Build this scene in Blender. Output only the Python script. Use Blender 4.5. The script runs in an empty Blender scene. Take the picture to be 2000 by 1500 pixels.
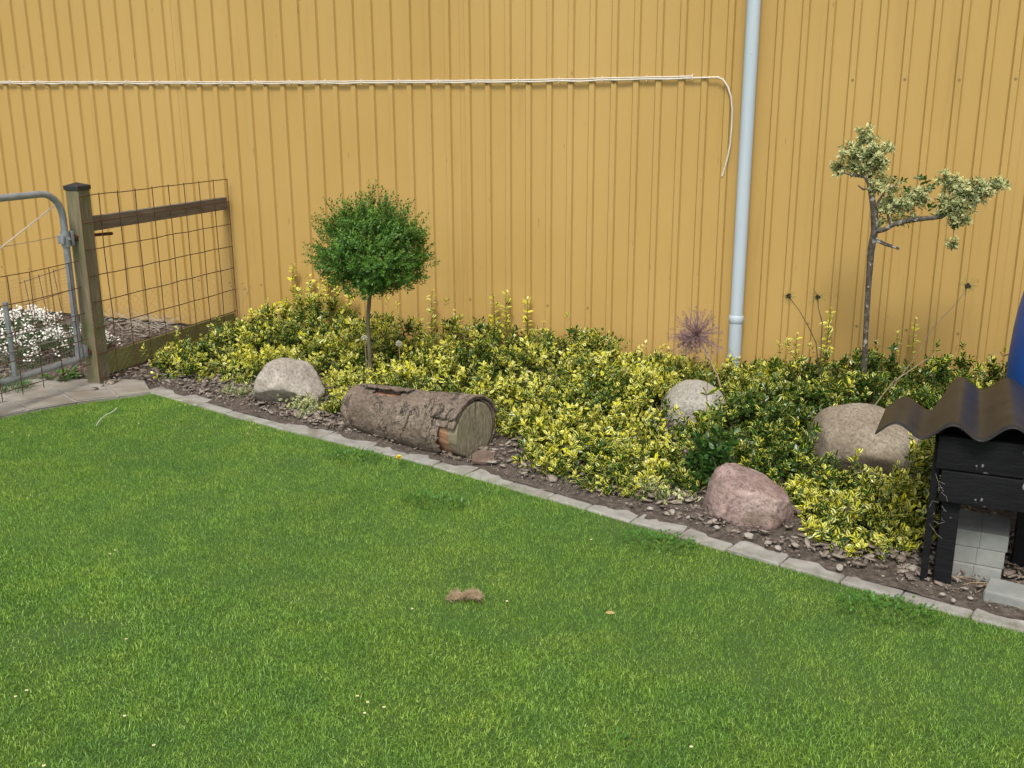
import bpy, bmesh, math, random
import numpy as np
from mathutils import Vector, Matrix, noise as mnoise

random.seed(7)
RNG = np.random.default_rng(7)
sc = bpy.context.scene
COL = sc.collection

# ------------------------------------------------------------------ camera
D = 6.2                      # distance from the camera to the shed wall (m)
H = 1.686                    # eye height
FPX = 2008.5                 # focal length in pixels of a 2000 px wide picture
YAW, PITCH, ROLL = -0.36555, 0.27101, -0.00355
_fw = Vector((math.sin(YAW) * math.cos(PITCH), math.cos(YAW) * math.cos(PITCH), -math.sin(PITCH)))
_r0 = Vector((math.cos(YAW), -math.sin(YAW), 0))
_u0 = _r0.cross(_fw)
_r = math.cos(ROLL) * _r0 + math.sin(ROLL) * _u0
_u = -math.sin(ROLL) * _r0 + math.cos(ROLL) * _u0
cd = bpy.data.cameras.new('camera')
cam = bpy.data.objects.new('camera', cd)
COL.objects.link(cam)
cd.sensor_width = 36
cd.lens = 36 * FPX / 2000
cd.clip_start = 0.05
cd.clip_end = 2000
m = Matrix.Identity(4)
for i in range(3):
    m[i][0], m[i][1], m[i][2] = _r[i], _u[i], -_fw[i]
m[2][3] = H
cam.matrix_world = m
sc.camera = cam

# ------------------------------------------------------------------ light
SUN_AZ, SUN_EL = math.radians(-7), math.radians(56)     # azimuth: left of straight-behind-the-viewer
sun_vec = Vector((-math.sin(SUN_AZ) * math.cos(SUN_EL), -math.cos(SUN_AZ) * math.cos(SUN_EL), math.sin(SUN_EL)))
w = bpy.data.worlds.new('World')
sc.world = w
w.use_nodes = True
wn = w.node_tree.nodes
bg = wn['Background']
sky = wn.new('ShaderNodeTexSky')
sky.sky_type = 'NISHITA'
sky.sun_disc = False
sky.sun_elevation = SUN_EL
sky.sun_rotation = math.atan2(sun_vec.x, sun_vec.y) % (2 * math.pi)
sky.air_density = 1.0
sky.dust_density = 3.5
sky.ozone_density = 1.0
hs = wn.new('ShaderNodeHueSaturation')          # thin cloud: a paler sky than clear blue
hs.inputs['Saturation'].default_value = 0.45
w.node_tree.links.new(sky.outputs[0], hs.inputs['Color'])
w.node_tree.links.new(hs.outputs[0], bg.inputs[0])
bg.inputs[1].default_value = 0.15
sd = bpy.data.lights.new('sun', 'SUN')
sd.energy = 1.85
sd.angle = math.radians(14)
sd.color = (1.0, 0.95, 0.87)
sun = bpy.data.objects.new('sun', sd)
COL.objects.link(sun)
sun.rotation_euler = (-sun_vec).to_track_quat('-Z', 'Y').to_euler()
sun.location = (0, -3, 8)
vs = sc.view_settings
vs.view_transform = 'Standard'
vs.look = 'None'
vs.exposure = 0.36
vs.gamma = 1.0
vs.use_curve_mapping = False

# ------------------------------------------------------------------ placing helpers
def ray(px, py):
    return _fw + (px - 1000) / FPX * _r + (750 - py) / FPX * _u
CAM = Vector((0, 0, H))
def atz(px, py, z=0.0):
    d = ray(px, py); return CAM + d * ((z - H) / d.z)
def aty(px, py, y):
    d = ray(px, py); return CAM + d * (y / d.y)
def atx(px, py, x):
    d = ray(px, py); return CAM + d * (x / d.x)

# ------------------------------------------------------------------ materials
def nd(nt, typ, **kw):
    n = nt.nodes.new(typ)
    for k, v in kw.items():
        setattr(n, k, v)
    return n
def base_mat(name):
    ma = bpy.data.materials.new(name)
    ma.use_nodes = True
    nt = ma.node_tree
    return ma, nt, nt.nodes['Principled BSDF']
def ramp(nt, fac, stops):
    r = nd(nt, 'ShaderNodeValToRGB')
    el = r.color_ramp.elements
    while len(el) < len(stops):
        el.new(0.5)
    for e, (p, c) in zip(el, stops):
        e.position = p
        e.color = (*c, 1)
    nt.links.new(fac, r.inputs[0])
    return r.outputs[0]
def noise_tex(nt, scale, detail=4, rough=0.55, stretch=None, coord='Object', dist=0.0):
    tc = nd(nt, 'ShaderNodeTexCoord')
    src = tc.outputs[coord] if coord != 'World' else nd(nt, 'ShaderNodeNewGeometry').outputs['Position']
    if stretch:
        mp = nd(nt, 'ShaderNodeMapping')
        mp.inputs['Scale'].default_value = stretch
        nt.links.new(src, mp.inputs[0])
        src = mp.outputs[0]
    n = nd(nt, 'ShaderNodeTexNoise')
    n.inputs['Scale'].default_value = scale
    n.inputs['Detail'].default_value = detail
    n.inputs['Roughness'].default_value = rough
    n.inputs['Distortion'].default_value = dist
    nt.links.new(src, n.inputs['Vector'])
    return n.outputs[0]
def mixc(nt, fac, a, b, mode='MIX'):
    mx = nd(nt, 'ShaderNodeMix', data_type='RGBA', blend_type=mode)
    for sock, v in ((mx.inputs[0], fac), (mx.inputs[6], a), (mx.inputs[7], b)):
        if hasattr(v, 'links') or hasattr(v, 'is_linked'):
            nt.links.new(v, sock)
        elif isinstance(v, (int, float)):
            sock.default_value = v
        else:
            sock.default_value = (*v, 1)
    return mx.outputs[2]
def mathn(nt, op, a, b=None, c=None, clamp=False):
    n = nd(nt, 'ShaderNodeMath', operation=op)
    n.use_clamp = clamp
    for i, v in enumerate((a, b, c)):
        if v is None: continue
        if hasattr(v, 'is_linked'): nt.links.new(v, n.inputs[i])
        else: n.inputs[i].default_value = v
    return n.outputs[0]
def bump(nt, bs, h, strength=0.4, dist=0.01):
    b = nd(nt, 'ShaderNodeBump')
    b.inputs['Strength'].default_value = strength
    b.inputs['Distance'].default_value = dist
    nt.links.new(h, b.inputs['Height'])
    nt.links.new(b.outputs[0], bs.inputs['Normal'])
def mottled(name, stops, scale=8, rough=0.85, detail=6, stretch=None, bump_s=0.4, bump_d=0.006, bscale=None, coord='Object', spots=None, metal=0.0, spec=0.4):
    ma, nt, bs = base_mat(name)
    f = noise_tex(nt, scale, detail, 0.62, stretch, coord)
    c = ramp(nt, f, stops)
    if spots:
        sscale, lo, hi, colr = spots
        g = noise_tex(nt, sscale, 3, 0.6, None, coord)
        k = ramp(nt, g, [(lo, (0, 0, 0)), (hi, (1, 1, 1))])
        c = mixc(nt, k, c, colr)
    nt.links.new(c, bs.inputs['Base Color'])
    bs.inputs['Roughness'].default_value = rough
    bs.inputs['Metallic'].default_value = metal
    bs.inputs['Specular IOR Level'].default_value = spec
    if bump_s:
        h = noise_tex(nt, bscale or scale * 4, 6, 0.65, stretch, coord)
        bump(nt, bs, h, bump_s, bump_d)
    return ma

M = {}
# painted steel sheet, slightly uneven and dirty
def paint_mat():
    ma, nt, bs = base_mat('yellow_paint')
    f = noise_tex(nt, 0.9, 5, 0.6, (1, 1, 0.5), 'World')
    c = ramp(nt, f, [(0.3, (0.445, 0.289, 0.087)), (0.7, (0.50, 0.334, 0.112))])
    g = noise_tex(nt, 14, 4, 0.7, (1, 1, 0.06), 'World')                 # faint rain streaks
    c = mixc(nt, ramp(nt, g, [(0.58, (0, 0, 0)), (0.78, (0.5, 0.5, 0.5))]), c, (0.36, 0.235, 0.07))
    g2 = noise_tex(nt, 34, 2, 0.5, (1, 1, 0.22), 'World')                # small scuffs
    c = mixc(nt, ramp(nt, g2, [(0.735, (0, 0, 0)), (0.77, (0.6, 0.6, 0.6))]), c, (0.25, 0.16, 0.06))
    # mud splashed up from the bed
    po = nd(nt, 'ShaderNodeNewGeometry'); sz = nd(nt, 'ShaderNodeSeparateXYZ'); nt.links.new(po.outputs['Position'], sz.inputs[0])
    hgt = mathn(nt, 'SUBTRACT', 0.62, mathn(nt, 'MULTIPLY', sz.outputs[2], 1.9))
    spl = mathn(nt, 'MULTIPLY', mathn(nt, 'SUBTRACT', mathn(nt, 'ADD', hgt, noise_tex(nt, 45, 5, 0.75, None, 'World')), 0.80), 2.2, clamp=True)
    c = mixc(nt, mathn(nt, 'MULTIPLY', spl, 0.45), c, (0.28, 0.19, 0.08))
    nt.links.new(c, bs.inputs['Base Color'])
    rr_ = ramp(nt, f, [(0.3, (0.42, 0.42, 0.42)), (0.7, (0.6, 0.6, 0.6))])
    nt.links.new(rr_, bs.inputs['Roughness'])
    bs.inputs['Specular IOR Level'].default_value = 0.3
    bump(nt, bs, noise_tex(nt, 2.2, 3, 0.5, (1.4, 1, 0.35), 'World'), 0.25, 0.02)
    return ma
M['paint'] = paint_mat()
M['screw'] = mottled('screw_paint_shaded', [(0.3, (0.16, 0.10, 0.035)), (0.7, (0.28, 0.18, 0.06))], 40, 0.5, bump_s=0)  # paint darkened to stand in for the shadow under each screw head
M['plinth'] = mottled('plinth_concrete', [(0.3, (0.13, 0.125, 0.11)), (0.7, (0.24, 0.23, 0.20))], 9)
M['roof'] = mottled('shed_roof', [(0.3, (0.10, 0.10, 0.10)), (0.7, (0.16, 0.16, 0.16))], 5)
M['pipe'] = mottled('pipe_grey', [(0.3, (0.42, 0.50, 0.55)), (0.72, (0.49, 0.565, 0.615))], 3, 0.42, stretch=(4, 4, 0.6), bump_s=0, coord='World', spots=(26, 0.66, 0.74, (0.36, 0.40, 0.42)))
M['white'] = mottled('cable_white', [(0.3, (0.56, 0.51, 0.42)), (0.7, (0.70, 0.65, 0.56))], 12, 0.5, bump_s=0)
M['post'] = mottled('weathered_post', [(0.25, (0.10, 0.085, 0.05)), (0.5, (0.19, 0.16, 0.095)), (0.78, (0.27, 0.235, 0.15))], 9, 0.9, stretch=(5, 5, 0.5), bump_s=0.5, bump_d=0.004, coord='World', spots=(3.2, 0.50, 0.70, (0.13, 0.14, 0.055)))
M['rail'] = mottled('dark_weathered_rail', [(0.25, (0.075, 0.06, 0.045)), (0.5, (0.16, 0.125, 0.09)), (0.8, (0.27, 0.22, 0.16))], 7, 0.9, stretch=(5, 0.6, 5), bump_s=0.5, bump_d=0.004, coord='World')
M['algae'] = mottled('algae_board', [(0.3, (0.17, 0.155, 0.07)), (0.55, (0.20, 0.195, 0.05)), (0.7, (0.26, 0.235, 0.12))], 8, 0.9, stretch=(4, 0.6, 3), coord='World')
M['cap'] = mottled('black_plastic', [(0.3, (0.018, 0.019, 0.021)), (0.7, (0.035, 0.036, 0.04))], 14, 0.5, bump_s=0.1)
M['rust'] = mottled('rusty_wire', [(0.3, (0.06, 0.028, 0.014)), (0.7, (0.13, 0.06, 0.03))], 40, 0.85, bump_s=0)
M['bolt'] = mottled('rusty_bolt', [(0.3, (0.07, 0.022, 0.014)), (0.7, (0.15, 0.05, 0.03))], 30, 0.85, bump_s=0.3)
M['galv'] = mottled('galvanised_steel', [(0.3, (0.22, 0.235, 0.25)), (0.7, (0.40, 0.42, 0.44))], 14, 0.5, metal=0.35, bump_s=0.15, coord='World')
M['wire'] = mottled('thin_wire', [(0.3, (0.22, 0.20, 0.17)), (0.7, (0.36, 0.33, 0.29))], 40, 0.6, bump_s=0, metal=0.3)
M['kerb'] = mottled('kerb_concrete', [(0.25, (0.20, 0.19, 0.165)), (0.5, (0.29, 0.275, 0.245)), (0.75, (0.38, 0.365, 0.33))], 14, 0.92, bump_s=0.6, bump_d=0.004, bscale=60, coord='World', spots=(6, 0.54, 0.70, (0.20, 0.175, 0.14)))
M['paver'] = mottled('old_paver', [(0.25, (0.18, 0.165, 0.135)), (0.5, (0.28, 0.255, 0.215)), (0.78, (0.38, 0.355, 0.305))], 4, 0.92, bump_s=0.6, bump_d=0.004, bscale=50, coord='World', spots=(3, 0.5, 0.7, (0.20, 0.17, 0.13)))
M['soil'] = mottled('soil', [(0.28, (0.045, 0.034, 0.026)), (0.5, (0.115, 0.09, 0.07)), (0.75, (0.215, 0.178, 0.142))], 38, 0.95, bump_s=1.0, bump_d=0.02, bscale=75, coord='World')
M['lawn_soil'] = mottled('lawn_thatch', [(0.35, (0.022, 0.05, 0.010)), (0.65, (0.11, 0.20, 0.032))], 240, 0.95, bump_s=0.6, bump_d=0.01, coord='World')
M['ground'] = mottled('far_ground', [(0.3, (0.04, 0.07, 0.02)), (0.7, (0.07, 0.11, 0.03))], 6, 0.95, coord='World')
def rock_mat(name, stops, fine, speck, patch, bd=0.010):
    ma, nt, bs = base_mat(name)
    big = noise_tex(nt, 5, 5, 0.65)
    c = ramp(nt, big, stops)
    sp = noise_tex(nt, fine, 4, 0.75)                      # mineral grain
    c = mixc(nt, 1.0, c, ramp(nt, sp, [(0.34, speck), (0.5, (1, 1, 1)), (0.68, (1.35, 1.33, 1.3))]), 'MULTIPLY')
    pt = noise_tex(nt, 3.4, 5, 0.7, None, 'Object', 0.6)
    c = mixc(nt, ramp(nt, pt, [(0.50, (0, 0, 0)), (0.66, (0.8, 0.8, 0.8))]), c, patch)
    nt.links.new(c, bs.inputs['Base Color'])
    bs.inputs['Roughness'].default_value = 0.9
    bs.inputs['Specular IOR Level'].default_value = 0.3
    h = mathn(nt, 'ADD', noise_tex(nt, 24, 8, 0.75), mathn(nt, 'MULTIPLY', sp, 0.5))
    bump(nt, bs, h, 0.9, bd)
    return ma
M['rock_grey'] = rock_mat('grey_granite', [(0.25, (0.24, 0.21, 0.175)), (0.5, (0.36, 0.325, 0.28)), (0.75, (0.46, 0.425, 0.37))], 60, (0.62, 0.6, 0.58), (0.24, 0.205, 0.165))
M['rock_round'] = rock_mat('pale_granite', [(0.25, (0.25, 0.23, 0.195)), (0.5, (0.34, 0.32, 0.275)), (0.75, (0.42, 0.395, 0.345))], 85, (0.5, 0.5, 0.5), (0.24, 0.22, 0.18), 0.003)
M['rock_red'] = rock_mat('red_granite', [(0.25, (0.20, 0.135, 0.12)), (0.5, (0.33, 0.235, 0.21)), (0.76, (0.48, 0.38, 0.345))], 55, (0.45, 0.42, 0.42), (0.16, 0.125, 0.075), 0.014)
M['rock_brown'] = rock_mat('brown_granite', [(0.25, (0.16, 0.125, 0.085)), (0.5, (0.245, 0.205, 0.155)), (0.76, (0.35, 0.30, 0.235))], 75, (0.5, 0.5, 0.5), (0.19, 0.15, 0.10), 0.004)
M['stone_pale'] = mottled('pale_stone', [(0.3, (0.26, 0.23, 0.19)), (0.7, (0.42, 0.39, 0.33))], 20, 0.9)
def bark_mat():
    ma, nt, bs = base_mat('log_bark')
    f = noise_tex(nt, 5, 8, 0.7)
    c = ramp(nt, f, [(0.25, (0.10, 0.075, 0.055)), (0.5, (0.235, 0.18, 0.135)), (0.75, (0.38, 0.31, 0.24))])
    n1 = noise_tex(nt, 7, 5, 0.6, (1.5, 0.75, 0.75), 'Object', 1.2)      # long irregular splits, mostly around the trunk
    k1 = ramp(nt, mathn(nt, 'ABSOLUTE', mathn(nt, 'SUBTRACT', n1, 0.5)), [(0.0, (1, 1, 1)), (0.022, (0, 0, 0))])
    n2 = noise_tex(nt, 19, 6, 0.65, (1.4, 0.8, 0.8), 'Object', 0.8)
    k2 = ramp(nt, mathn(nt, 'ABSOLUTE', mathn(nt, 'SUBTRACT', n2, 0.47)), [(0.0, (1, 1, 1)), (0.03, (0, 0, 0))])
    g = noise_tex(nt, 5, 3, 0.5)
    g2 = noise_tex(nt, 11, 3, 0.5)
    kk = mathn(nt, 'MAXIMUM', mathn(nt, 'MULTIPLY', k1, ramp(nt, g, [(0.47, (0, 0, 0)), (0.55, (1, 1, 1))])), mathn(nt, 'MULTIPLY', k2, ramp(nt, g2, [(0.50, (0, 0, 0)), (0.6, (0.8, 0.8, 0.8))])))
    gr = noise_tex(nt, 70, 6, 0.75, (0.7, 1.2, 1.2))
    c = mixc(nt, 1.0, c, ramp(nt, gr, [(0.32, (0.45, 0.43, 0.42)), (0.5, (1, 1, 1)), (0.7, (1.5, 1.5, 1.48))]), 'MULTIPLY')
    c = mixc(nt, kk, c, (0.035, 0.025, 0.018))
    nt.links.new(c, bs.inputs['Base Color'])
    bs.inputs['Roughness'].default_value = 0.95
    hgt = mathn(nt, 'SUBTRACT', mathn(nt, 'ADD', noise_tex(nt, 14, 8, 0.75), mathn(nt, 'MULTIPLY', gr, 0.9)), mathn(nt, 'MULTIPLY', kk, 0.8))
    bump(nt, bs, hgt, 1.0, 0.016)
    return ma
M['bark'] = bark_mat()
def endgrain_mat():
    ma, nt, bs = base_mat('log_end_grain')
    tc = nd(nt, 'ShaderNodeTexCoord')
    # radial streaks: noise over (angle, radius) of the local y/z plane
    sx = nd(nt, 'ShaderNodeSeparateXYZ'); nt.links.new(tc.outputs['Object'], sx.inputs[0])
    ang = mathn(nt, 'ARCTAN2', sx.outputs[2], sx.outputs[1])
    r2 = mathn(nt, 'SQRT', mathn(nt, 'ADD', mathn(nt, 'MULTIPLY', sx.outputs[1], sx.outputs[1]), mathn(nt, 'MULTIPLY', sx.outputs[2], sx.outputs[2])))
    cb = nd(nt, 'ShaderNodeCombineXYZ')
    nt.links.new(mathn(nt, 'MULTIPLY', sx.outputs[1], 55), cb.inputs[0]); nt.links.new(mathn(nt, 'MULTIPLY', sx.outputs[2], 9), cb.inputs[1]); nt.links.new(mathn(nt, 'MULTIPLY', r2, 26), cb.inputs[2])
    n = nd(nt, 'ShaderNodeTexNoise'); n.inputs['Scale'].default_value = 1.6; n.inputs['Detail'].default_value = 6; n.inputs['Roughness'].default_value = 0.7
    nt.links.new(cb.outputs[0], n.inputs['Vector'])
    c = ramp(nt, n.outputs[0], [(0.32, (0.075, 0.06, 0.04)), (0.5, (0.21, 0.175, 0.115)), (0.7, (0.37, 0.325, 0.23))])
    g = noise_tex(nt, 7, 4, 0.6)
    c = mixc(nt, ramp(nt, g, [(0.48, (0, 0, 0)), (0.68, (0.7, 0.7, 0.7))]), c, (0.19, 0.175, 0.10))
    nt.links.new(c, bs.inputs['Base Color'])
    bs.inputs['Roughness'].default_value = 0.95
    bump(nt, bs, n.outputs[0], 0.6, 0.006)
    return ma
M['endgrain'] = endgrain_mat()
M['wood_fresh'] = mottled('bare_wood', [(0.3, (0.17, 0.075, 0.04)), (0.5, (0.33, 0.18, 0.10)), (0.75, (0.52, 0.38, 0.26))], 9, 0.8, stretch=(0.6, 5, 5), bump_s=0.4)
M['black_wood'] = mottled('black_painted_timber', [(0.3, (0.004, 0.004, 0.005)), (0.7, (0.011, 0.011, 0.013))], 9, 0.7, spec=0.2, stretch=(0.7, 4, 6), bump_s=0.6, bump_d=0.004, bscale=30, spots=(15, 0.665, 0.70, (0.33, 0.33, 0.32)))
def sheet_mat():
    ma, nt, bs = base_mat('black_corrugated_plastic')
    f = noise_tex(nt, 10, 4)
    nt.links.new(ramp(nt, f, [(0.3, (0.014, 0.014, 0.014)), (0.7, (0.028, 0.027, 0.026))]), bs.inputs['Base Color'])
    bs.inputs['Roughness'].default_value = 0.42
    bs.inputs['Specular IOR Level'].default_value = 0.2
    bump(nt, bs, noise_tex(nt, 60, 4, 0.6, (0.2, 3, 1)), 0.12, 0.003)
    return ma
M['sheet'] = sheet_mat()
M['block'] = mottled('grey_concrete_paver', [(0.3, (0.20, 0.21, 0.195)), (0.7, (0.31, 0.315, 0.295))], 10, 0.92, bump_s=0.4, bump_d=0.003, bscale=80)
M['blue'] = mottled('blue_plastic', [(0.3, (0.006, 0.06, 0.27)), (0.7, (0.01, 0.08, 0.33))], 4, 0.4, bump_s=0)
M['trunk'] = mottled('grey_trunk_bark', [(0.3, (0.04, 0.034, 0.026)), (0.55, (0.10, 0.085, 0.066)), (0.8, (0.21, 0.185, 0.15))], 45, 0.95, stretch=(1, 1, 0.7), bump_s=1.0, bump_d=0.012, bscale=60, spots=(38, 0.58, 0.64, (0.34, 0.33, 0.28)))
M['trunk_green'] = mottled('olive_trunk_bark', [(0.3, (0.10, 0.085, 0.05)), (0.7, (0.20, 0.175, 0.11))], 20, 0.95, stretch=(1, 1, 0.4), bump_s=0.5)
M['stem'] = mottled('shrub_stem', [(0.3, (0.06, 0.05, 0.025)), (0.7, (0.14, 0.12, 0.06))], 20, 0.9, bump_s=0)
M['stem_tan'] = mottled('dry_stem', [(0.3, (0.20, 0.14, 0.08)), (0.7, (0.34, 0.26, 0.16))], 20, 0.9, bump_s=0)
M['stem_dark'] = mottled('dark_flower_stem', [(0.3, (0.05, 0.04, 0.02)), (0.7, (0.11, 0.085, 0.05))], 20, 0.9, bump_s=0)
M['purple'] = mottled('faded_purple', [(0.3, (0.18, 0.105, 0.10)), (0.7, (0.37, 0.25, 0.245))], 30, 0.8, bump_s=0, coord='World')
M['seed_green'] = mottled('green_whiskers', [(0.3, (0.10, 0.14, 0.03)), (0.7, (0.18, 0.22, 0.06))], 30, 0.8, bump_s=0)
M['seed_dark'] = mottled('dark_seed_head', [(0.3, (0.025, 0.02, 0.012)), (0.7, (0.06, 0.045, 0.03))], 60, 0.9, bump_s=0.5)
M['pale_head'] = mottled('pale_seed_head', [(0.3, (0.42, 0.40, 0.32)), (0.7, (0.58, 0.56, 0.47))], 40, 0.9, bump_s=0, coord='World')
M['petal_white'] = mottled('white_petals', [(0.3, (0.72, 0.70, 0.62)), (0.7, (0.82, 0.81, 0.76))], 20, 0.7, bump_s=0, coord='World')
M['petal_yellow'] = mottled('yellow_petals', [(0.3, (0.72, 0.52, 0.01)), (0.7, (0.80, 0.62, 0.02))], 20, 0.6, bump_s=0, coord='World')
M['straw'] = mottled('dry_straw', [(0.3, (0.22, 0.15, 0.085)), (0.7, (0.46, 0.35, 0.22))], 25, 0.9, bump_s=0, coord='World')
M['twig_pale'] = mottled('bleached_twig', [(0.3, (0.30, 0.26, 0.21)), (0.7, (0.46, 0.41, 0.34))], 25, 0.9, bump_s=0, coord='World')
M['redbark'] = mottled('red_bark_piece', [(0.3, (0.09, 0.06, 0.045)), (0.7, (0.17, 0.12, 0.09))], 14, 0.9, bump_s=0.6)
M['dead_leaf'] = mottled('dead_leaf', [(0.3, (0.33, 0.22, 0.08)), (0.7, (0.52, 0.40, 0.17))], 14, 0.8, bump_s=0)
M['string'] = mottled('pale_string', [(0.3, (0.50, 0.48, 0.42)), (0.7, (0.65, 0.63, 0.57))], 14, 0.9, bump_s=0)

def chips_mat(name, stops):
    ma, nt, bs = base_mat(name)
    at = nd(nt, 'ShaderNodeAttribute', attribute_name='leaf')
    sx = nd(nt, 'ShaderNodeSeparateXYZ'); nt.links.new(at.outputs['Vector'], sx.inputs[0])
    c = ramp(nt, sx.outputs[2], stops)
    nz = noise_tex(nt, 90, 4, 0.6, None, 'World')
    c = mixc(nt, 0.45, c, ramp(nt, nz, [(0.3, (0.05, 0.04, 0.03)), (0.7, (0.42, 0.36, 0.29))]))
    nt.links.new(c, bs.inputs['Base Color'])
    bs.inputs['Roughness'].default_value = 0.95
    bump(nt, bs, nz, 0.5, 0.004)
    return ma
M['chips'] = chips_mat('bark_chips', [(0.0, (0.07, 0.048, 0.035)), (0.4, (0.17, 0.125, 0.095)), (0.75, (0.27, 0.22, 0.175)), (1.0, (0.40, 0.35, 0.29))])

def leaf_mat(name, green, green2, rim, rim2, rimthr=(0.85, 0.05), transl=0.28, rough=0.38, spec=0.45):
    """leaf attribute: x = -1..1 across the blade, y = 0..1 along it, z = random per leaf; tone = how yellow this leaf has grown"""
    ma, nt, bs = base_mat(name)
    at = nd(nt, 'ShaderNodeAttribute', attribute_name='leaf')
    tn = nd(nt, 'ShaderNodeAttribute', attribute_name='tone')
    sx = nd(nt, 'ShaderNodeSeparateXYZ'); nt.links.new(at.outputs['Vector'], sx.inputs[0])
    g = mixc(nt, sx.outputs[2], green, green2)
    y = mixc(nt, sx.outputs[2], rim, rim2)
    nz = noise_tex(nt, 130, 2, 0.5, None, 'World')
    a = mathn(nt, 'ADD', mathn(nt, 'ABSOLUTE', sx.outputs[0]), mathn(nt, 'MULTIPLY', mathn(nt, 'SUBTRACT', nz, 0.5), 0.9))
    thr = mathn(nt, 'MULTIPLY_ADD', tn.outputs['Fac'], rimthr[1] - rimthr[0], rimthr[0])
    k = mathn(nt, 'MULTIPLY', mathn(nt, 'SUBTRACT', a, thr), 6.0, clamp=True)
    c = mixc(nt, k, g, y)
    nt.links.new(c, bs.inputs['Base Color'])
    bs.inputs['Roughness'].default_value = rough
    bs.inputs['Specular IOR Level'].default_value = spec
    tr = nd(nt, 'ShaderNodeBsdfTranslucent'); nt.links.new(c, tr.inputs[0])
    ms = nd(nt, 'ShaderNodeMixShader'); ms.inputs[0].default_value = transl
    nt.links.new(bs.outputs[0], ms.inputs[1]); nt.links.new(tr.outputs[0], ms.inputs[2])
    nt.links.new(ms.outputs[0], nt.nodes['Material Output'].inputs[0])
    return ma
M['euonymus'] = leaf_mat('variegated_leaf', (0.018, 0.060, 0.010), (0.048, 0.12, 0.016), (0.76, 0.72, 0.03), (0.80, 0.77, 0.24), transl=0.2, rough=0.27, spec=0.5)
M['euonymus_green'] = leaf_mat('plain_green_leaf', (0.026, 0.08, 0.016), (0.06, 0.14, 0.024), (0.3, 0.36, 0.05), (0.6, 0.58, 0.08), (1.6, 0.3))
M['euonymus_cream'] = leaf_mat('cream_variegated_leaf', (0.07, 0.14, 0.05), (0.12, 0.20, 0.08), (0.66, 0.66, 0.26), (0.78, 0.76, 0.42), (0.62, -0.05))
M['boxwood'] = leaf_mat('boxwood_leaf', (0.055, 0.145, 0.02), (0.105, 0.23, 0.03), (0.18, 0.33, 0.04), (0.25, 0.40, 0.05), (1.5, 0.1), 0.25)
M['weed'] = leaf_mat('weed_leaf', (0.045, 0.15, 0.022), (0.085, 0.22, 0.03), (0.08, 0.2, 0.03), (0.1, 0.22, 0.04), (2, 2), 0.25)

def grass_mat():
    ma, nt, bs = base_mat('grass_blade')
    at = nd(nt, 'ShaderNodeAttribute', attribute_name='leaf')
    sx = nd(nt, 'ShaderNodeSeparateXYZ'); nt.links.new(at.outputs['Vector'], sx.inputs[0])
    big = noise_tex(nt, 1.1, 4, 0.6, None, 'World', 0.4)
    mid = noise_tex(nt, 5.5, 4, 0.6, None, 'World')
    c = ramp(nt, big, [(0.34, (0.140, 0.305, 0.050)), (0.5, (0.220, 0.405, 0.052)), (0.66, (0.310, 0.475, 0.056))])
    c2 = ramp(nt, mid, [(0.32, (0.120, 0.285, 0.060)), (0.5, (0.225, 0.410, 0.056)), (0.68, (0.335, 0.495, 0.066))])
    c = mixc(nt, 0.5, c, c2)
    # single blades: some pale, some dried
    r = ramp(nt, sx.outputs[2], [(0.0, (0.34, 0.40, 0.42)), (0.5, (0.98, 0.98, 1)), (0.88, (1.6, 1.42, 1.9)), (1.0, (2.5, 1.9, 4.0))])
    c = mixc(nt, 1.0, c, r, 'MULTIPLY')
    nt.links.new(c, bs.inputs['Base Color'])
    bs.inputs['Roughness'].default_value = 0.45
    bs.inputs['Specular IOR Level'].default_value = 0.2
    tr = nd(nt, 'ShaderNodeBsdfTranslucent'); nt.links.new(c, tr.inputs[0])
    ms = nd(nt, 'ShaderNodeMixShader'); ms.inputs[0].default_value = 0.38
    nt.links.new(bs.outputs[0], ms.inputs[1]); nt.links.new(tr.outputs[0], ms.inputs[2])
    nt.links.new(ms.outputs[0], nt.nodes['Material Output'].inputs[0])
    return ma
M['grass'] = grass_mat()

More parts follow.
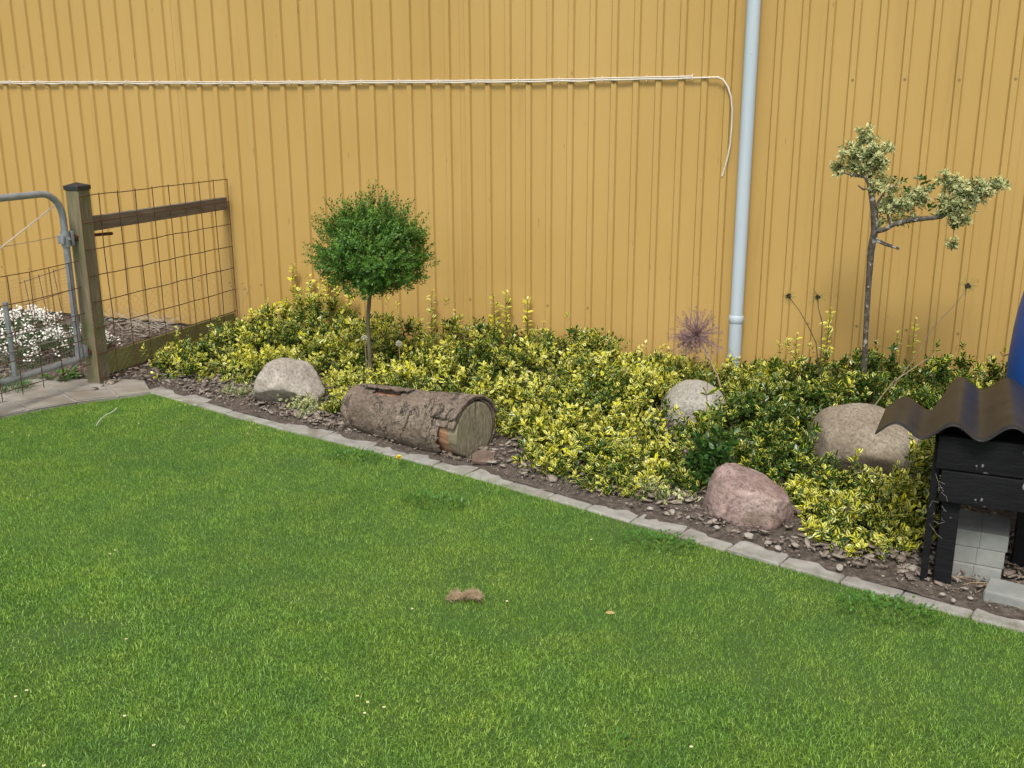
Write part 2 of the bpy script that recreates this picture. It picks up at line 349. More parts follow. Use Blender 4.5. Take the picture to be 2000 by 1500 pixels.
# ------------------------------------------------------------------ mesh helpers
def tag(o, label=None, cat=None, group=None, kind=None):
    if label: o['label'] = label
    if cat: o['category'] = cat
    if group: o['group'] = group
    if kind: o['kind'] = kind
    return o
def link(name, me, mat=None, parent=None):
    o = bpy.data.objects.new(name, me)
    COL.objects.link(o)
    if mat is not None and me is not None and not me.materials:
        me.materials.append(mat)
    if parent is not None: o.parent = parent
    return o
def empty(name, loc=(0, 0, 0), rz=0):
    o = bpy.data.objects.new(name, None)
    o.empty_display_size = 0.1
    o.location = loc
    o.rotation_euler.z = rz
    COL.objects.link(o)
    return o
class MB:
    """collects shapes in one mesh"""
    def __init__(s): s.v, s.f, s.sm = [], [], []
    def add(s, vs, fs, smooth=False):
        b = len(s.v)
        s.v += [tuple(v) for v in vs]
        s.f += [tuple(i + b for i in f) for f in fs]
        s.sm += [smooth] * len(fs)
    def box(s, c, size, rot=None, bev=0.0):
        bm = bmesh.new()
        bmesh.ops.create_cube(bm, size=1)
        bmesh.ops.scale(bm, vec=size, verts=bm.verts)
        if bev: bmesh.ops.bevel(bm, geom=bm.edges[:], offset=bev, segments=2, affect='EDGES', profile=0.6)
        if rot is not None: bmesh.ops.transform(bm, matrix=rot.to_4x4(), verts=bm.verts)
        bmesh.ops.translate(bm, vec=c, verts=bm.verts)
        s.bm(bm)
    def bm(s, bm, smooth=False):
        bm.verts.index_update()
        s.add([v.co[:] for v in bm.verts], [[v.index for v in f.verts] for f in bm.faces], smooth)
        bm.free()
    def tube(s, pts, r, n=8, caps=True):
        pts = [Vector(p) for p in pts]
        rs = r if isinstance(r, (list, tuple)) else [r] * len(pts)
        vs, fs = [], []
        ref = None
        for i, p in enumerate(pts):
            t = (pts[min(i + 1, len(pts) - 1)] - pts[max(i - 1, 0)])
            t = t.normalized() if t.length > 1e-9 else Vector((0, 0, 1))
            if ref is None:
                ref = Vector((0, 0, 1)) if abs(t.z) < 0.9 else Vector((1, 0, 0))
            a = (ref - t * ref.dot(t)).normalized(); ref = a
            b = t.cross(a)
            for k in range(n):
                an = 2 * math.pi * k / n
                vs.append(p + (a * math.cos(an) + b * math.sin(an)) * rs[i])
        for i in range(len(pts) - 1):
            for k in range(n):
                k2 = (k + 1) % n
                fs.append((i * n + k, i * n + k2, (i + 1) * n + k2, (i + 1) * n + k))
        if caps:
            fs.append(tuple(range(n))[::-1])
            fs.append(tuple((len(pts) - 1) * n + k for k in range(n)))
        s.add(vs, fs, True)
    def lathe(s, prof, c=(0, 0, 0), n=32):
        vs, fs = [], []
        for (r, z) in prof:
            for k in range(n):
                an = 2 * math.pi * k / n
                vs.append((c[0] + r * math.cos(an), c[1] + r * math.sin(an), c[2] + z))
        for i in range(len(prof) - 1):
            for k in range(n):
                k2 = (k + 1) % n
                fs.append((i * n + k, i * n + k2, (i + 1) * n + k2, (i + 1) * n + k))
        fs.append(tuple(range(n))[::-1]); fs.append(tuple((len(prof) - 1) * n + k for k in range(n)))
        s.add(vs, fs, True)
    def build(s, name, mat, parent=None, sharp=40):
        me = bpy.data.meshes.new(name)
        me.from_pydata(s.v, [], s.f)
        me.polygons.foreach_set('use_smooth', s.sm)
        me.update()
        if any(s.sm) and sharp:
            me.set_sharp_from_angle(angle=math.radians(sharp))
        return link(name, me, mat, parent)

def np_mesh(name, V, F, mat, parent=None, leaf=None, tone=None, smooth=False):
    """V (n,3); F list of (m,k) index arrays with constant k each"""
    me = bpy.data.meshes.new(name)
    V = np.ascontiguousarray(V, dtype=np.float32)
    me.vertices.add(len(V)); me.vertices.foreach_set('co', V.ravel())
    loops = np.concatenate([f.ravel() for f in F]).astype(np.int32)
    tot = np.concatenate([np.full(len(f), f.shape[1], dtype=np.int32) for f in F])
    st = np.concatenate([[0], np.cumsum(tot)[:-1]]).astype(np.int32)
    me.loops.add(len(loops)); me.loops.foreach_set('vertex_index', loops)
    me.polygons.add(len(tot)); me.polygons.foreach_set('loop_start', st); me.polygons.foreach_set('loop_total', tot)
    if smooth: me.polygons.foreach_set('use_smooth', np.ones(len(tot), dtype=bool))
    if leaf is not None:
        a = me.attributes.new('leaf', 'FLOAT_VECTOR', 'POINT'); a.data.foreach_set('vector', np.ascontiguousarray(leaf, dtype=np.float32).ravel())
    if tone is not None:
        a = me.attributes.new('tone', 'FLOAT', 'POINT'); a.data.foreach_set('value', np.ascontiguousarray(tone, dtype=np.float32))
    me.update(calc_edges=True); me.validate()
    return link(name, me, mat, parent)

def unit(a): return a / (np.linalg.norm(a, axis=-1, keepdims=True) + 1e-9)
def rand_unit(n):
    return unit(RNG.normal(size=(n, 3)))
# value noise on a plane, for scattering
class VN:
    def __init__(s, seed): s.g = np.random.default_rng(seed).random((256, 256))
    def __call__(s, x, y, sc_):
        x = np.asarray(x) * sc_ + 100; y = np.asarray(y) * sc_ + 100
        xi = np.floor(x).astype(int); yi = np.floor(y).astype(int)
        fx = x - xi; fy = y - yi; fx = fx * fx * (3 - 2 * fx); fy = fy * fy * (3 - 2 * fy)
        g = lambda a, b: s.g[a % 256, b % 256]
        return (g(xi, yi) * (1 - fx) + g(xi + 1, yi) * fx) * (1 - fy) + (g(xi, yi + 1) * (1 - fx) + g(xi + 1, yi + 1) * fx) * fy
VN1, VN2 = VN(3), VN(11)
def in_poly(x, y, poly):
    x = np.asarray(x); y = np.asarray(y); ins = np.zeros(x.shape, bool); n = len(poly)
    for i in range(n):
        x1, y1 = poly[i]; x2, y2 = poly[(i + 1) % n]
        if y1 == y2: continue
        c = ((y1 > y) != (y2 > y)) & (x < (x2 - x1) * (y - y1) / (y2 - y1) + x1)
        ins ^= c
    return ins

class Leaves:
    """many leaf blades gathered in one mesh: 8 vertices, folded along the midrib"""
    def __init__(s): s.V, s.L, s.T = [], [], []
    def add(s, base, dirn, nrm, length, width, tone, fold=0.25, curl=0.15):
        n = len(base)
        d = unit(dirn); nn = unit(nrm - d * (nrm * d).sum(-1, keepdims=True)); sd_ = np.cross(d, nn)
        L = np.broadcast_to(np.asarray(length, float).reshape(-1, 1), (n, 1)); Wd = np.broadcast_to(np.asarray(width, float).reshape(-1, 1), (n, 1)) / 2
        def pt(t, u, up): return base + d * L * t + sd_ * Wd * u + nn * (Wd * abs(u) * fold + L * up * curl)
        vs = np.stack([pt(0, 0, 0), pt(0.32, -0.85, 0.05), pt(0.32, 0, 0.02), pt(0.32, 0.85, 0.05), pt(0.7, -0.8, -0.05), pt(0.68, 0, -0.06), pt(0.7, 0.8, -0.05), pt(1.0, 0, -0.35)], 1)
        s.V.append(vs.reshape(-1, 3))
        r = RNG.random(n)
        uv = np.zeros((n, 8, 3)); uv[:, :, 0] = np.array([0.0, -1, 0, 1, -1, 0, 1, 0.75]); uv[:, :, 1] = np.array([0, .32, .32, .32, .7, .7, .7, 1]); uv[:, :, 2] = r[:, None]
        s.L.append(uv.reshape(-1, 3)); s.T.append(np.repeat(np.broadcast_to(np.asarray(tone, float), (n,)), 8))
    def build(s, name, mat, parent):
        V = np.concatenate(s.V); n = len(V) // 8; b = (np.arange(n) * 8)[:, None]
        tri = np.concatenate([b + np.array(t) for t in ((0, 2, 1), (0, 3, 2), (4, 5, 7), (5, 6, 7))])
        quad = np.concatenate([b + np.array(q) for q in ((1, 2, 5, 4), (2, 3, 6, 5))])
        return np_mesh(name, V, [tri, quad], mat, parent, np.concatenate(s.L), np.concatenate(s.T))
def sprigs(lv, pos, axis, npairs, spread, length, width, stemlen, tone, rosette=True):
    """leafy shoots: pairs of leaves set crosswise along a short stem that ends in a rosette"""
    n = len(pos); ax = unit(axis)
    ref = rand_unit(n); a = unit(ref - ax * (ref * ax).sum(-1, keepdims=True)); b = np.cross(ax, a)
    for k in range(npairs):
        t = (k + 0.5) / npairs
        for s_ in (1, -1):
            side = (a if k % 2 == 0 else b) * s_
            up = spread[0] + (spread[1] - spread[0]) * t
            d = unit(side * math.cos(up) + ax * math.sin(up) + RNG.normal(size=(n, 3)) * 0.16)
            nr = unit(ax * math.cos(up) - side * math.sin(up) + RNG.normal(size=(n, 3)) * 0.2)
            ls = length * (1.0 - 0.35 * max(0, t - 0.6)) * RNG.uniform(0.72, 1.15, n)
            lv.add(pos + ax * (np.asarray(stemlen).reshape(-1, 1) * (t - 0.9)), d, nr, ls, ls * width * RNG.uniform(0.85, 1.15, n),
                   np.clip(tone + 0.5 * (t - 0.75) + RNG.normal(size=n) * 0.12, 0, 1))

# ------------------------------------------------------------------ the setting: ground, lawn, bed, kerb, path
def sheet(name, x0, x1, y0, y1, z, mat, nx=2, ny=2, fz=None):
    xs = np.linspace(x0, x1, nx); ys = np.linspace(y0, y1, ny)
    X, Y = np.meshgrid(xs, ys); Z = np.full_like(X, z)
    if fz is not None: Z = Z + fz(X, Y)
    idx = np.arange(nx * ny).reshape(ny, nx)
    q = np.stack([idx[:-1, :-1], idx[:-1, 1:], idx[1:, 1:], idx[1:, :-1]], -1).reshape(-1, 4)
    return np_mesh(name, np.stack([X, Y, Z], -1).reshape(-1, 3), [q], mat, smooth=True)
tag(sheet('ground', -400, 400, -400, 400, -0.06, M['ground']), kind='structure')

# line along the middle of the kerb (x, y), from the fence corner to the right
KERB = [(-4.17, 4.80), (-3.93, 4.735), (-3.68, 4.655), (-3.23, 4.515), (-2.9, 4.43), (-2.5, 4.345), (-1.93, 4.20), (-1.5, 4.065), (-0.93, 3.885), (-0.44, 3.73), (-0.02, 3.60), (0.3, 3.505), (0.6, 3.44), (1.2, 3.33), (3.2, 3.0)]
def kerb_y(x): return np.interp(x, [p[0] for p in KERB], [p[1] for p in KERB])
KERB_FINE = [(float(x), float(kerb_y(x))) for x in np.linspace(-4.17, 3.2, 90)]
PATH_EDGE = [(-4.10, 4.70), (-4.21, 4.56), (-4.36, 4.39), (-4.49, 4.18), (-4.56, 4.0), (-4.75, 3.6), (-5.1, 3.0), (-5.6, 2.2), (-6.4, 1.0)]
LAWN = [(x, y - 0.040 - 0.012 * math.sin(x * 9) * math.sin(x * 4.3)) for x, y in KERB_FINE] + [(3.2, -3), (-6.4, -3)] + PATH_EDGE[::-1]
bm = bmesh.new()
bmf = bm.faces.new([bm.verts.new((x, y, 0)) for x, y in LAWN])
bmesh.ops.triangulate(bm, faces=bm.faces[:])
me = bpy.data.meshes.new('lawn'); bm.to_mesh(me); bm.free()
lawn = tag(link('lawn', me, M['lawn_soil']), kind='structure')
if lawn.data.polygons[0].normal.z < 0: lawn.data.flip_normals()

# bed: soil between the kerb and the wall, running on behind the fence
def bed_mesh():
    nx, ny = 260, 60
    xs = np.linspace(-9, 3.2, nx); V = []
    for j in range(ny):
        t = j / (ny - 1)
        for x in xs:
            y0 = kerb_y(x) if x > -4.17 else kerb_y(-4.17) - (1.6 if x < -4.6 else 1.6 * (-4.17 - x) / 0.43)
            y = y0 + (6.26 - y0) * t
            V.append((x, y, 0.0))
    V = np.array(V)
    dk = np.clip((V[:, 1] - np.where(V[:, 0] > -4.17, kerb_y(V[:, 0]), 4.6)) / 0.16, 0, 1)
    V[:, 2] = -0.002 + 0.013 * VN1(V[:, 0], V[:, 1], 9) * (V[:, 0] > -4.1) * (1 - dk) + dk * 0.004 + (0.25 + 0.75 * dk) * (0.022 * VN1(V[:, 0], V[:, 1], 7) + 0.018 * VN2(V[:, 0], V[:, 1], 19) * 1.0 + 0.012 * VN1(V[:, 0], V[:, 1], 41)) 
    under = in_poly(V[:, 0], V[:, 1], [(-4.04, 4.66), (-4.24, 4.97), (-4.62, 4.89), (-5.03, 4.77), (-5.27, 4.5), (-5.4, 4.2), (-5.6, 3.8), (-6.0, 3.1), (-4.3, 3.0)])
    V[under, 2] = -0.012
    idx = np.arange(nx * ny).reshape(ny, nx)
    q = np.stack([idx[:-1, :-1], idx[:-1, 1:], idx[1:, 1:], idx[1:, :-1]], -1).reshape(-1, 4)
    o = np_mesh('garden_bed', V, [q], M['soil'], smooth=True)
    tag(o, kind='structure')
bed_mesh()

def stone_box(cx, cy, L, Wd, Hh, ang, ztop, rnd, tilt=0.0, mat=None, name='kerb_stone', parent=None, bev=0.007):
    mb = MB()
    bm = bmesh.new(); bmesh.ops.create_cube(bm, size=1)
    bmesh.ops.scale(bm, vec=(L, Wd, Hh), verts=bm.verts)
    bmesh.ops.bevel(bm, geom=bm.edges[:], offset=bev, segments=2, affect='EDGES', profile=0.5)
    for v in bm.verts:
        v.co += Vector((rnd.uniform(-1, 1), rnd.uniform(-1, 1), rnd.uniform(-0.6, 0.6))) * 0.002
    mb.bm(bm)
    o = mb.build(name, mat, parent)
    o.location = (cx, cy, ztop - Hh / 2)
    o.rotation_euler = (rnd.uniform(-1, 1) * 0.02 + tilt, rnd.uniform(-1, 1) * 0.008, ang)
    return o
kerb = tag(empty('kerb', (-2, 4.2, 0)), kind='structure')
kerb.matrix_world = Matrix.Translation((-2, 4.2, 0))
rk = random.Random(5)
JX = [-4.14, -3.90, -3.66, -3.42, -3.20, -3.01, -2.70, -2.39, -2.18, -1.98, -1.79, -1.555, -1.335, -1.148, -0.931, -0.721, -0.515, -0.31, -0.091, 0.11, 0.331, 0.55, 0.78, 1.0, 1.22, 1.44, 1.66, 1.9, 2.15]
for a, b in zip(JX[:-1], JX[1:]):
    ya, yb = float(kerb_y(a)), float(kerb_y(b))
    L = math.hypot(b - a, yb - ya) - rk.uniform(0.002, 0.006)
    o = stone_box((a + b) / 2 + 2, (ya + yb) / 2 - 4.2, L, rk.uniform(0.112, 0.132), 0.09, math.atan2(yb - ya, b - a) + rk.uniform(-0.007, 0.007), rk.uniform(0.009, 0.013), rk, mat=M['kerb'], parent=kerb)

# paved strip leading to the gate: uneven old pavers
path = tag(empty('path', (-4.5, 4.4, 0)), kind='structure')
inner = [(-4.10, 4.715), (-4.22, 4.575), (-4.37, 4.40), (-4.50, 4.18), (-4.58, 4.0), (-4.78, 3.6), (-5.13, 3.0)]
outer = [(-4.33, 4.93), (-4.62, 4.84), (-4.98, 4.72), (-5.2, 4.46), (-5.32, 4.2), (-5.5, 3.8), (-5.85, 3.2)]
rp = random.Random(8)
mb = MB()
mb.add([(x + 4.5, y - 4.4, 0.011) for x, y in inner + outer[::-1]], [tuple(range(2 * len(inner)))[::-1]])
sand = mb.build('joint_sand', M['kerb'], path)
if sand.data.polygons[0].normal.z < 0: sand.data.flip_normals()
for i in range(len(inner) - 1):
    cuts = [0, rp.uniform(0.42, 0.58), 1] if i < 1 else [0, rp.uniform(0.28, 0.38), rp.uniform(0.62, 0.72), 1]
    for t0, t1 in zip(cuts[:-1], cuts[1:]):
        def P(i_, t): return Vector((inner[i_][0] * (1 - t) + outer[i_][0] * t, inner[i_][1] * (1 - t) + outer[i_][1] * t, 0))
        q = [P(i, t0), P(i, t1), P(i + 1, t1), P(i + 1, t0)]
        c = sum(q, Vector()) / 4
        q = [c + (p - c) * 0.985 + Vector((rp.uniform(-1, 1), rp.uniform(-1, 1), 0)) * 0.003 for p in q]
        zt = rp.uniform(0.014, 0.020)
        bm = bmesh.new()
        f = bm.faces.new([bm.verts.new(p - c + Vector((0, 0, -0.06))) for p in q])
        ex = bmesh.ops.extrude_face_region(bm, geom=[f])
        bmesh.ops.translate(bm, vec=(0, 0, 0.06), verts=[e for e in ex['geom'] if isinstance(e, bmesh.types.BMVert)])
        bmesh.ops.recalc_face_normals(bm, faces=bm.faces[:])
        bmesh.ops.bevel(bm, geom=[e for e in bm.edges if all(v.co.z > -0.01 for v in e.verts)], offset=0.008, segments=2, affect='EDGES')
        mb = MB(); mb.bm(bm)
        o = mb.build('paver', M['paver'], path)
        o.location = c - Vector((-4.5, 4.4, 0)) + Vector((0, 0, zt))
        o.rotation_euler = (rp.uniform(-0.008, 0.008), rp.uniform(-0.008, 0.008), 0)

# ------------------------------------------------------------------ the shed
shed = tag(empty('metal_shed', (-3, D, 0)), 'long shed wall clad in yellow ribbed metal sheets behind the flower bed', 'building')
SX0, PER = -2.1196, 0.13569          # first screw and rib spacing
Z0, Z1 = 0.062, 3.45
TOPW, FLK, RH = 0.030, 0.0085, 0.0165
def add_child(o, parent, loc=(0, 0, 0)):
    o.parent = parent; o.location = loc; return o
sheet_me = None
NR = 8                                # ribs in a sheet
W_S = NR * PER
mb = MB()
prof = [(0.0, 0.0)]
for k in range(NR):
    c = PER * (k + 0.5)
    prof += [(c - TOPW / 2 - FLK, 0), (c - TOPW / 2, -RH), (c + TOPW / 2, -RH), (c + TOPW / 2 + FLK, 0)]
prof += [(W_S + 0.012, 0.0)]
zs = [Z0, Z1]
vs_ = [(x, y, z) for z in zs for x, y in prof] + [(x, y + 0.0008, z) for z in zs for x, y in prof]
n = len(prof)
fs_ = [(i, i + 1, n + i + 1, n + i) for i in range(n - 1)] + [(2 * n + i + 1, 2 * n + i, 3 * n + i, 3 * n + i + 1) for i in range(n - 1)]
fs_ += [(i + 1, i, 2 * n + i, 2 * n + i + 1) for i in range(n - 1)] + [(0, n, 3 * n, 2 * n), (n - 1, 3 * n - 1, 4 * n - 1, 2 * n - 1)]
mb.add(vs_, fs_)
first = None
for k in range(-6, 6):
    x = SX0 - PER / 2 + PER * 4 + k * W_S
    if first is None:
        first = mb.build('cladding_sheet', M['paint'], shed)
        o = first
    else:
        o = link('cladding_sheet', first.data, None, shed)
    o.location = (x + 3, 0.0022 * (k % 2), 0)
bm = bmesh.new()
bmesh.ops.create_cone(bm, cap_ends=True, segments=6, radius1=0.011, radius2=0.009, depth=0.012)
bmesh.ops.translate(bm, vec=(0, 0, 0.0065), verts=bm.verts)
bm2 = bmesh.new(); bmesh.ops.create_cone(bm2, cap_ends=True, segments=12, radius1=0.0125, radius2=0.011, depth=0.003)
bmesh.ops.rotate(bm, cent=(0, 0, 0), matrix=Matrix.Rotation(math.pi / 2, 3, 'X'), verts=bm.verts)
bmesh.ops.rotate(bm2, cent=(0, 0, 0), matrix=Matrix.Rotation(math.pi / 2, 3, 'X'), verts=bm2.verts)
mb = MB(); mb.bm(bm); mb.bm(bm2)
screw0 = None
for k in range(-26, 18):
    for zz, off in ((0.398, 0.0), (1.772, 0.5)):
        x = SX0 + 2 * PER * (k + off)
        if screw0 is None: o = screw0 = mb.build('screw', M['screw'], shed)
        else: o = link('screw', screw0.data, None, shed)
        o.location = (x + 3 + random.uniform(-0.004, 0.004), -0.002, zz + random.uniform(-0.005, 0.005))
        o.rotation_euler.y = random.uniform(0, 1)
mb = MB(); mb.box((0.0, 0.09, 0.0), (13.2, 0.12, 0.3)); mb.build('plinth', M['plinth'], shed).location = (0, 0, 0)
mb = MB(); mb.box((0, 2.6, 1.74), (13.0, 5.0, 3.36)); mb.build('shed_body', M['plinth'], shed)
mb = MB(); mb.box((0, 2.5, 3.52), (13.6, 5.7, 0.08)); mb.box((0, -0.37, 3.46), (13.6, 0.03, 0.16)); mb.build('eave_roof', M['roof'], shed)

# ------------------------------------------------------------------ downpipe
dp = tag(empty('downpipe', (-0.905, 6.135, 0)), 'pale blue-grey round rain downpipe fixed to the yellow wall', 'downpipe')
R0 = 0.0385
mb = MB(); mb.tube([(0, 0, 0.40), (0, 0, 3.40)], R0, 28); mb.build('upper_pipe', M['pipe'], dp)
mb = MB(); mb.tube([(0, 0, 0.17), (0, 0, 0.40)], R0 + 0.001, 28); mb.build('lower_pipe', M['pipe'], dp)
mb = MB(); mb.tube([(0, 0, -0.02), (0, 0, 0.17)], R0 - 0.002, 28); mb.build('ground_pipe', M['pipe'], dp)
mb = MB(); mb.tube([(0, 0, 0.382), (0, 0, 0.386), (0, 0, 0.424), (0, 0, 0.428)], [R0 + 0.002, R0 + 0.005, R0 + 0.005, R0 + 0.002], 28); mb.build('collar', M['pipe'], dp)
mb = MB(); mb.tube([(0, 0, 0.16), (0, 0, 0.163), (0, 0, 0.178), (0, 0, 0.18)], [R0 + 0.001, R0 + 0.0035, R0 + 0.0035, R0 + 0.001], 28); mb.build('collar', M['pipe'], dp)

# ------------------------------------------------------------------ white cable along the wall
cable = tag(empty('cable', (-4, 6.178, 1.79)), 'white double cable clipped along the yellow wall with one loose hanging end', 'cable')
ribs = [SX0 + PER * (k + 0.5) for k in range(-42, 10)]
yc = D - RH - 0.006
pts, pts2 = [], []
rc = random.Random(3)
for i, x in enumerate([q for q in ribs if -8.0 < q < -1.15]):
    zc = float(np.interp(x, [-6.5, -4.4, -2.35, -1.11], [1.811, 1.791, 1.784, 1.797]))
    sag = 0.0 if i % 2 == 0 else -0.004 + rc.uniform(-0.003, 0.003)
    pts.append((x + 4, yc - 6.178, zc - 1.79 + sag)); pts2.append((x + 4, yc - 6.178 - 0.001, zc - 1.79 + 0.010 + sag * 0.4))
tail = [(-1.09, 6.172, 1.798), (-1.06, 6.168, 1.785), (-1.03, 6.166, 1.745), (-1.01, 6.168, 1.69), (-1.0, 6.172, 1.62), (-0.998, 6.176, 1.53), (-1.002, 6.18, 1.43), (-1.014, 6.182, 1.34), (-1.04, 6.182, 1.24)]
pts += [(x + 4, y - 6.178, z - 1.79) for x, y, z in tail]
mb = MB(); mb.tube(pts, 0.0055, 8); mb.tube(pts2, 0.0045, 8); mb.build('cable_run', M['white'], cable)
mb = MB(); mb.tube([(0, 0.004, -0.011), (0, -0.007, -0.011), (0, -0.0085, 0.0), (0, -0.0085, 0.012), (0, -0.004, 0.018), (0, 0.006, 0.021)], 0.0028, 6)
clip0 = None
for i, p in enumerate(pts2):
    if i % 2 == 0:
        if clip0 is None: o = clip0 = mb.build('clip', M['white'], cable)
        else: o = link('clip', clip0.data, None, cable)
        o.location = (p[0], p[1] + 0.002, p[2] - 0.010)

# ------------------------------------------------------------------ fence
FX = -4.505
fence = tag(empty('wire_fence', (-4.56, 4.80, 0)), 'rusty square wire fence panel with wooden post running to the yellow wall', 'fence')
def rel(p, o): return tuple(Vector(p) - o.location)
mb = MB(); mb.box((0, 0, 0.58), (0.095, 0.095, 1.22), bev=0.004)
post = mb.build('post', M['post'], fence)
mb = MB()
mb.box((0, 0, 1.192), (0.108, 0.108, 0.026), bev=0.004)
mb.add([(-0.05, -0.05, 1.205), (0.05, -0.05, 1.205), (0.05, 0.05, 1.205), (-0.05, 0.05, 1.205), (0, 0, 1.222)], [(0, 1, 4), (1, 2, 4), (2, 3, 4), (3, 0, 4)])
mb.build('post_cap', M['cap'], post)
mb = MB(); mb.box((0.017, 0.71, 0.975), (0.045, 1.32, 0.085), bev=0.003); mb.build('rail', M['rail'], fence)
mb = MB(); mb.box((0.012, 0.71, 0.115), (0.030, 1.32, 0.135), bev=0.003); mb.build('bottom_board', M['algae'], fence)
Y0, Y1 = 4.752, 6.165
wx = FX + 4.56
ZT = 1.145
for k in range(10):
    y = Y0 + (Y1 - Y0) * k / 9 - 4.80
    j = rc.uniform(-0.006, 0.006)
    mb = MB(); mb.tube([(wx + j * 0.4, y + j, 0.045), (wx + 0.003, y - j, 0.4), (wx, y + j, 0.8), (wx, y, ZT + (0.01 if 0 < k < 9 else 0))], 0.003 if 0 < k < 9 else 0.0036, 5)
    mb.build('wire', M['rust'], fence)
for k in range(8):
    z = ZT - 0.157 * k
    ptsw = [(wx + 0.004, Y0 - 4.80 + (Y1 - Y0) * q / 12, z + rc.uniform(-0.0025, 0.0025)) for q in range(13)]
    mb = MB(); mb.tube(ptsw, 0.003, 5); mb.build('wire', M['rust'], fence)
# thin hexagonal netting over the lower part
def hexnet(mb, o0, du, dv, wu, hv, cell, r, jit=0.004, seed=1):
    rr = random.Random(seed); o0, du, dv = Vector(o0), Vector(du), Vector(dv)
    nu, nv = int(wu / cell), int(hv / (cell * 0.9))
    for j in range(nv):
        for side in (0, 1):
            p = []
            for i in range(2 * nu + 1):
                u = i * cell / 2
                z = (j + (0.5 if side else 0)) * cell * 0.9 + ((cell * 0.22) if (i + side) % 2 else -(cell * 0.22))
                p.append(o0 + du * u + dv * z + Vector((rr.uniform(-1, 1), rr.uniform(-1, 1), rr.uniform(-1, 1))) * jit)
            mb.tube(p, r, 3, False)
mb = MB(); hexnet(mb, (wx - 0.006, Y0 - 4.8, 0.06), (0, 1, 0), (0, 0, 1), 1.4, 0.50, 0.055, 0.0007)
tag(mb.build('wire_netting', M['wire'], fence), kind='stuff')
# hinge bolts through the post
for z0, ln in ((0.905, 0.20), (0.215, 0.12)):
    mb = MB()
    mb.tube([(-0.005, -0.10, z0), (-0.005, -0.045, z0)], 0.010, 8)
    mb.tube([(-0.005, -0.062, z0), (-0.005, -0.050, z0)], 0.021, 6)
    mb.build('bolt', M['bolt'], fence)
    mb = MB(); mb.tube([(-0.005, 0.045, z0), (-0.005, 0.05 + ln, z0 - 0.012)], 0.010, 8)
    mb.build('bolt_end', M['bolt'], fence)

# ------------------------------------------------------------------ gate (swung in line with the fence)
GX = -4.575
gate = tag(empty('tube_gate', (GX, 4.68, 0)), 'grey galvanised tube gate with rusty mesh hung on the wooden fence post', 'gate')
def arc(cy, cz, r, a0, a1, n=8):
    return [(0, cy + r * math.cos(math.radians(a0 + (a1 - a0) * i / n)), cz + r * math.sin(math.radians(a0 + (a1 - a0) * i / n))) for i in range(n + 1)]
GL = -1.25
fr = [(0, 0, 0.185)] + [(0, 0, 0.6)] + arc(-0.15, 1.025, 0.15, 0, 90) + [(0, GL / 2, 1.178)] + arc(GL + 0.15, 1.025, 0.15, 90, 180) + [(0, GL, 0.6), (0, GL, 0.185)]
mb = MB(); mb.tube(fr, 0.0195, 14); mb.build('frame', M['galv'], gate)
mb = MB(); mb.tube([(0, 0.0, 0.185), (0, GL / 2, 0.185), (0, GL, 0.185)], 0.0195, 14); mb.build('bottom_tube', M['galv'], gate)
mb = MB(); mb.tube([(0.0, -0.49, 0.19), (0.0, -0.49, 0.62)], 0.014, 10); mb.build('upright_bar', M['galv'], gate)
mb = MB(); mb.tube([(0, -0.035, 1.11), (0, -0.50, 0.90), (0, -0.64, 0.83)], 0.0042, 6); mb.build('diagonal_brace', M['white'], gate)
mb = MB(); mb.tube([(0, 0.0, 0.925), (0, GL, 0.905)], 0.0018, 5); mb.build('plain_wire', M['wire'], gate)
for z in (0.335, 0.42):
    mb = MB(); mb.tube([(0.012, 0.0, z), (0.012, -0.6, z + 0.01), (0.012, GL, z)], 0.0042, 6); mb.build('plain_wire', M['wire'], gate)
for k in range(9):
    y = -0.02 - 0.15 * k
    mb = MB(); mb.tube([(0.022, y + rc.uniform(-.006, .006), 0.09), (0.022, y, 0.45), (0.022, y + rc.uniform(-.006, .006), 0.76 if k else 0.77)], 0.0026, 5); mb.build('mesh_wire', M['rust'], gate)
for k in range(5):
    z = 0.765 - 0.157 * k
    mb = MB(); mb.tube([(0.025, 0.055, z + 0.004), (0.025, -0.3, z - 0.004), (0.025, -0.7, z + 0.003), (0.025, GL, z)], 0.0026, 5); mb.build('mesh_wire', M['rust'], gate)
mb = MB()
for k in range(62): mb.tube([(0.008, -0.015 - 0.02 * k, 0.19), (0.008, -0.015 - 0.02 * k, 0.74)], 0.0005, 3, False)
for k in range(28): mb.tube([(0.008, 0, 0.19 + 0.02 * k), (0.008, GL, 0.19 + 0.02 * k)], 0.0005, 3, False)
tag(mb.build('fine_mesh', M['wire'], gate), kind='stuff')
mb = MB(); mb.tube([(0, 0, 0.86), (0, 0, 0.95)], 0.026, 14); mb.box((0.0, 0.035, 0.905), (0.05, 0.02, 0.085), bev=0.003); mb.box((0.0, -0.034, 0.905), (0.045, 0.016, 0.05), bev=0.003)
mb.tube([(0.02, 0.0, 0.905), (0.036, 0.0, 0.905)], 0.008, 6); mb.build('hinge', M['galv'], gate)
mb = MB(); mb.tube([(0, 0, 0.20), (0, 0, 0.255)], 0.024, 14); mb.box((0.0, 0.035, 0.225), (0.045, 0.03, 0.07), bev=0.003); mb.build('hinge', M['galv'], gate)

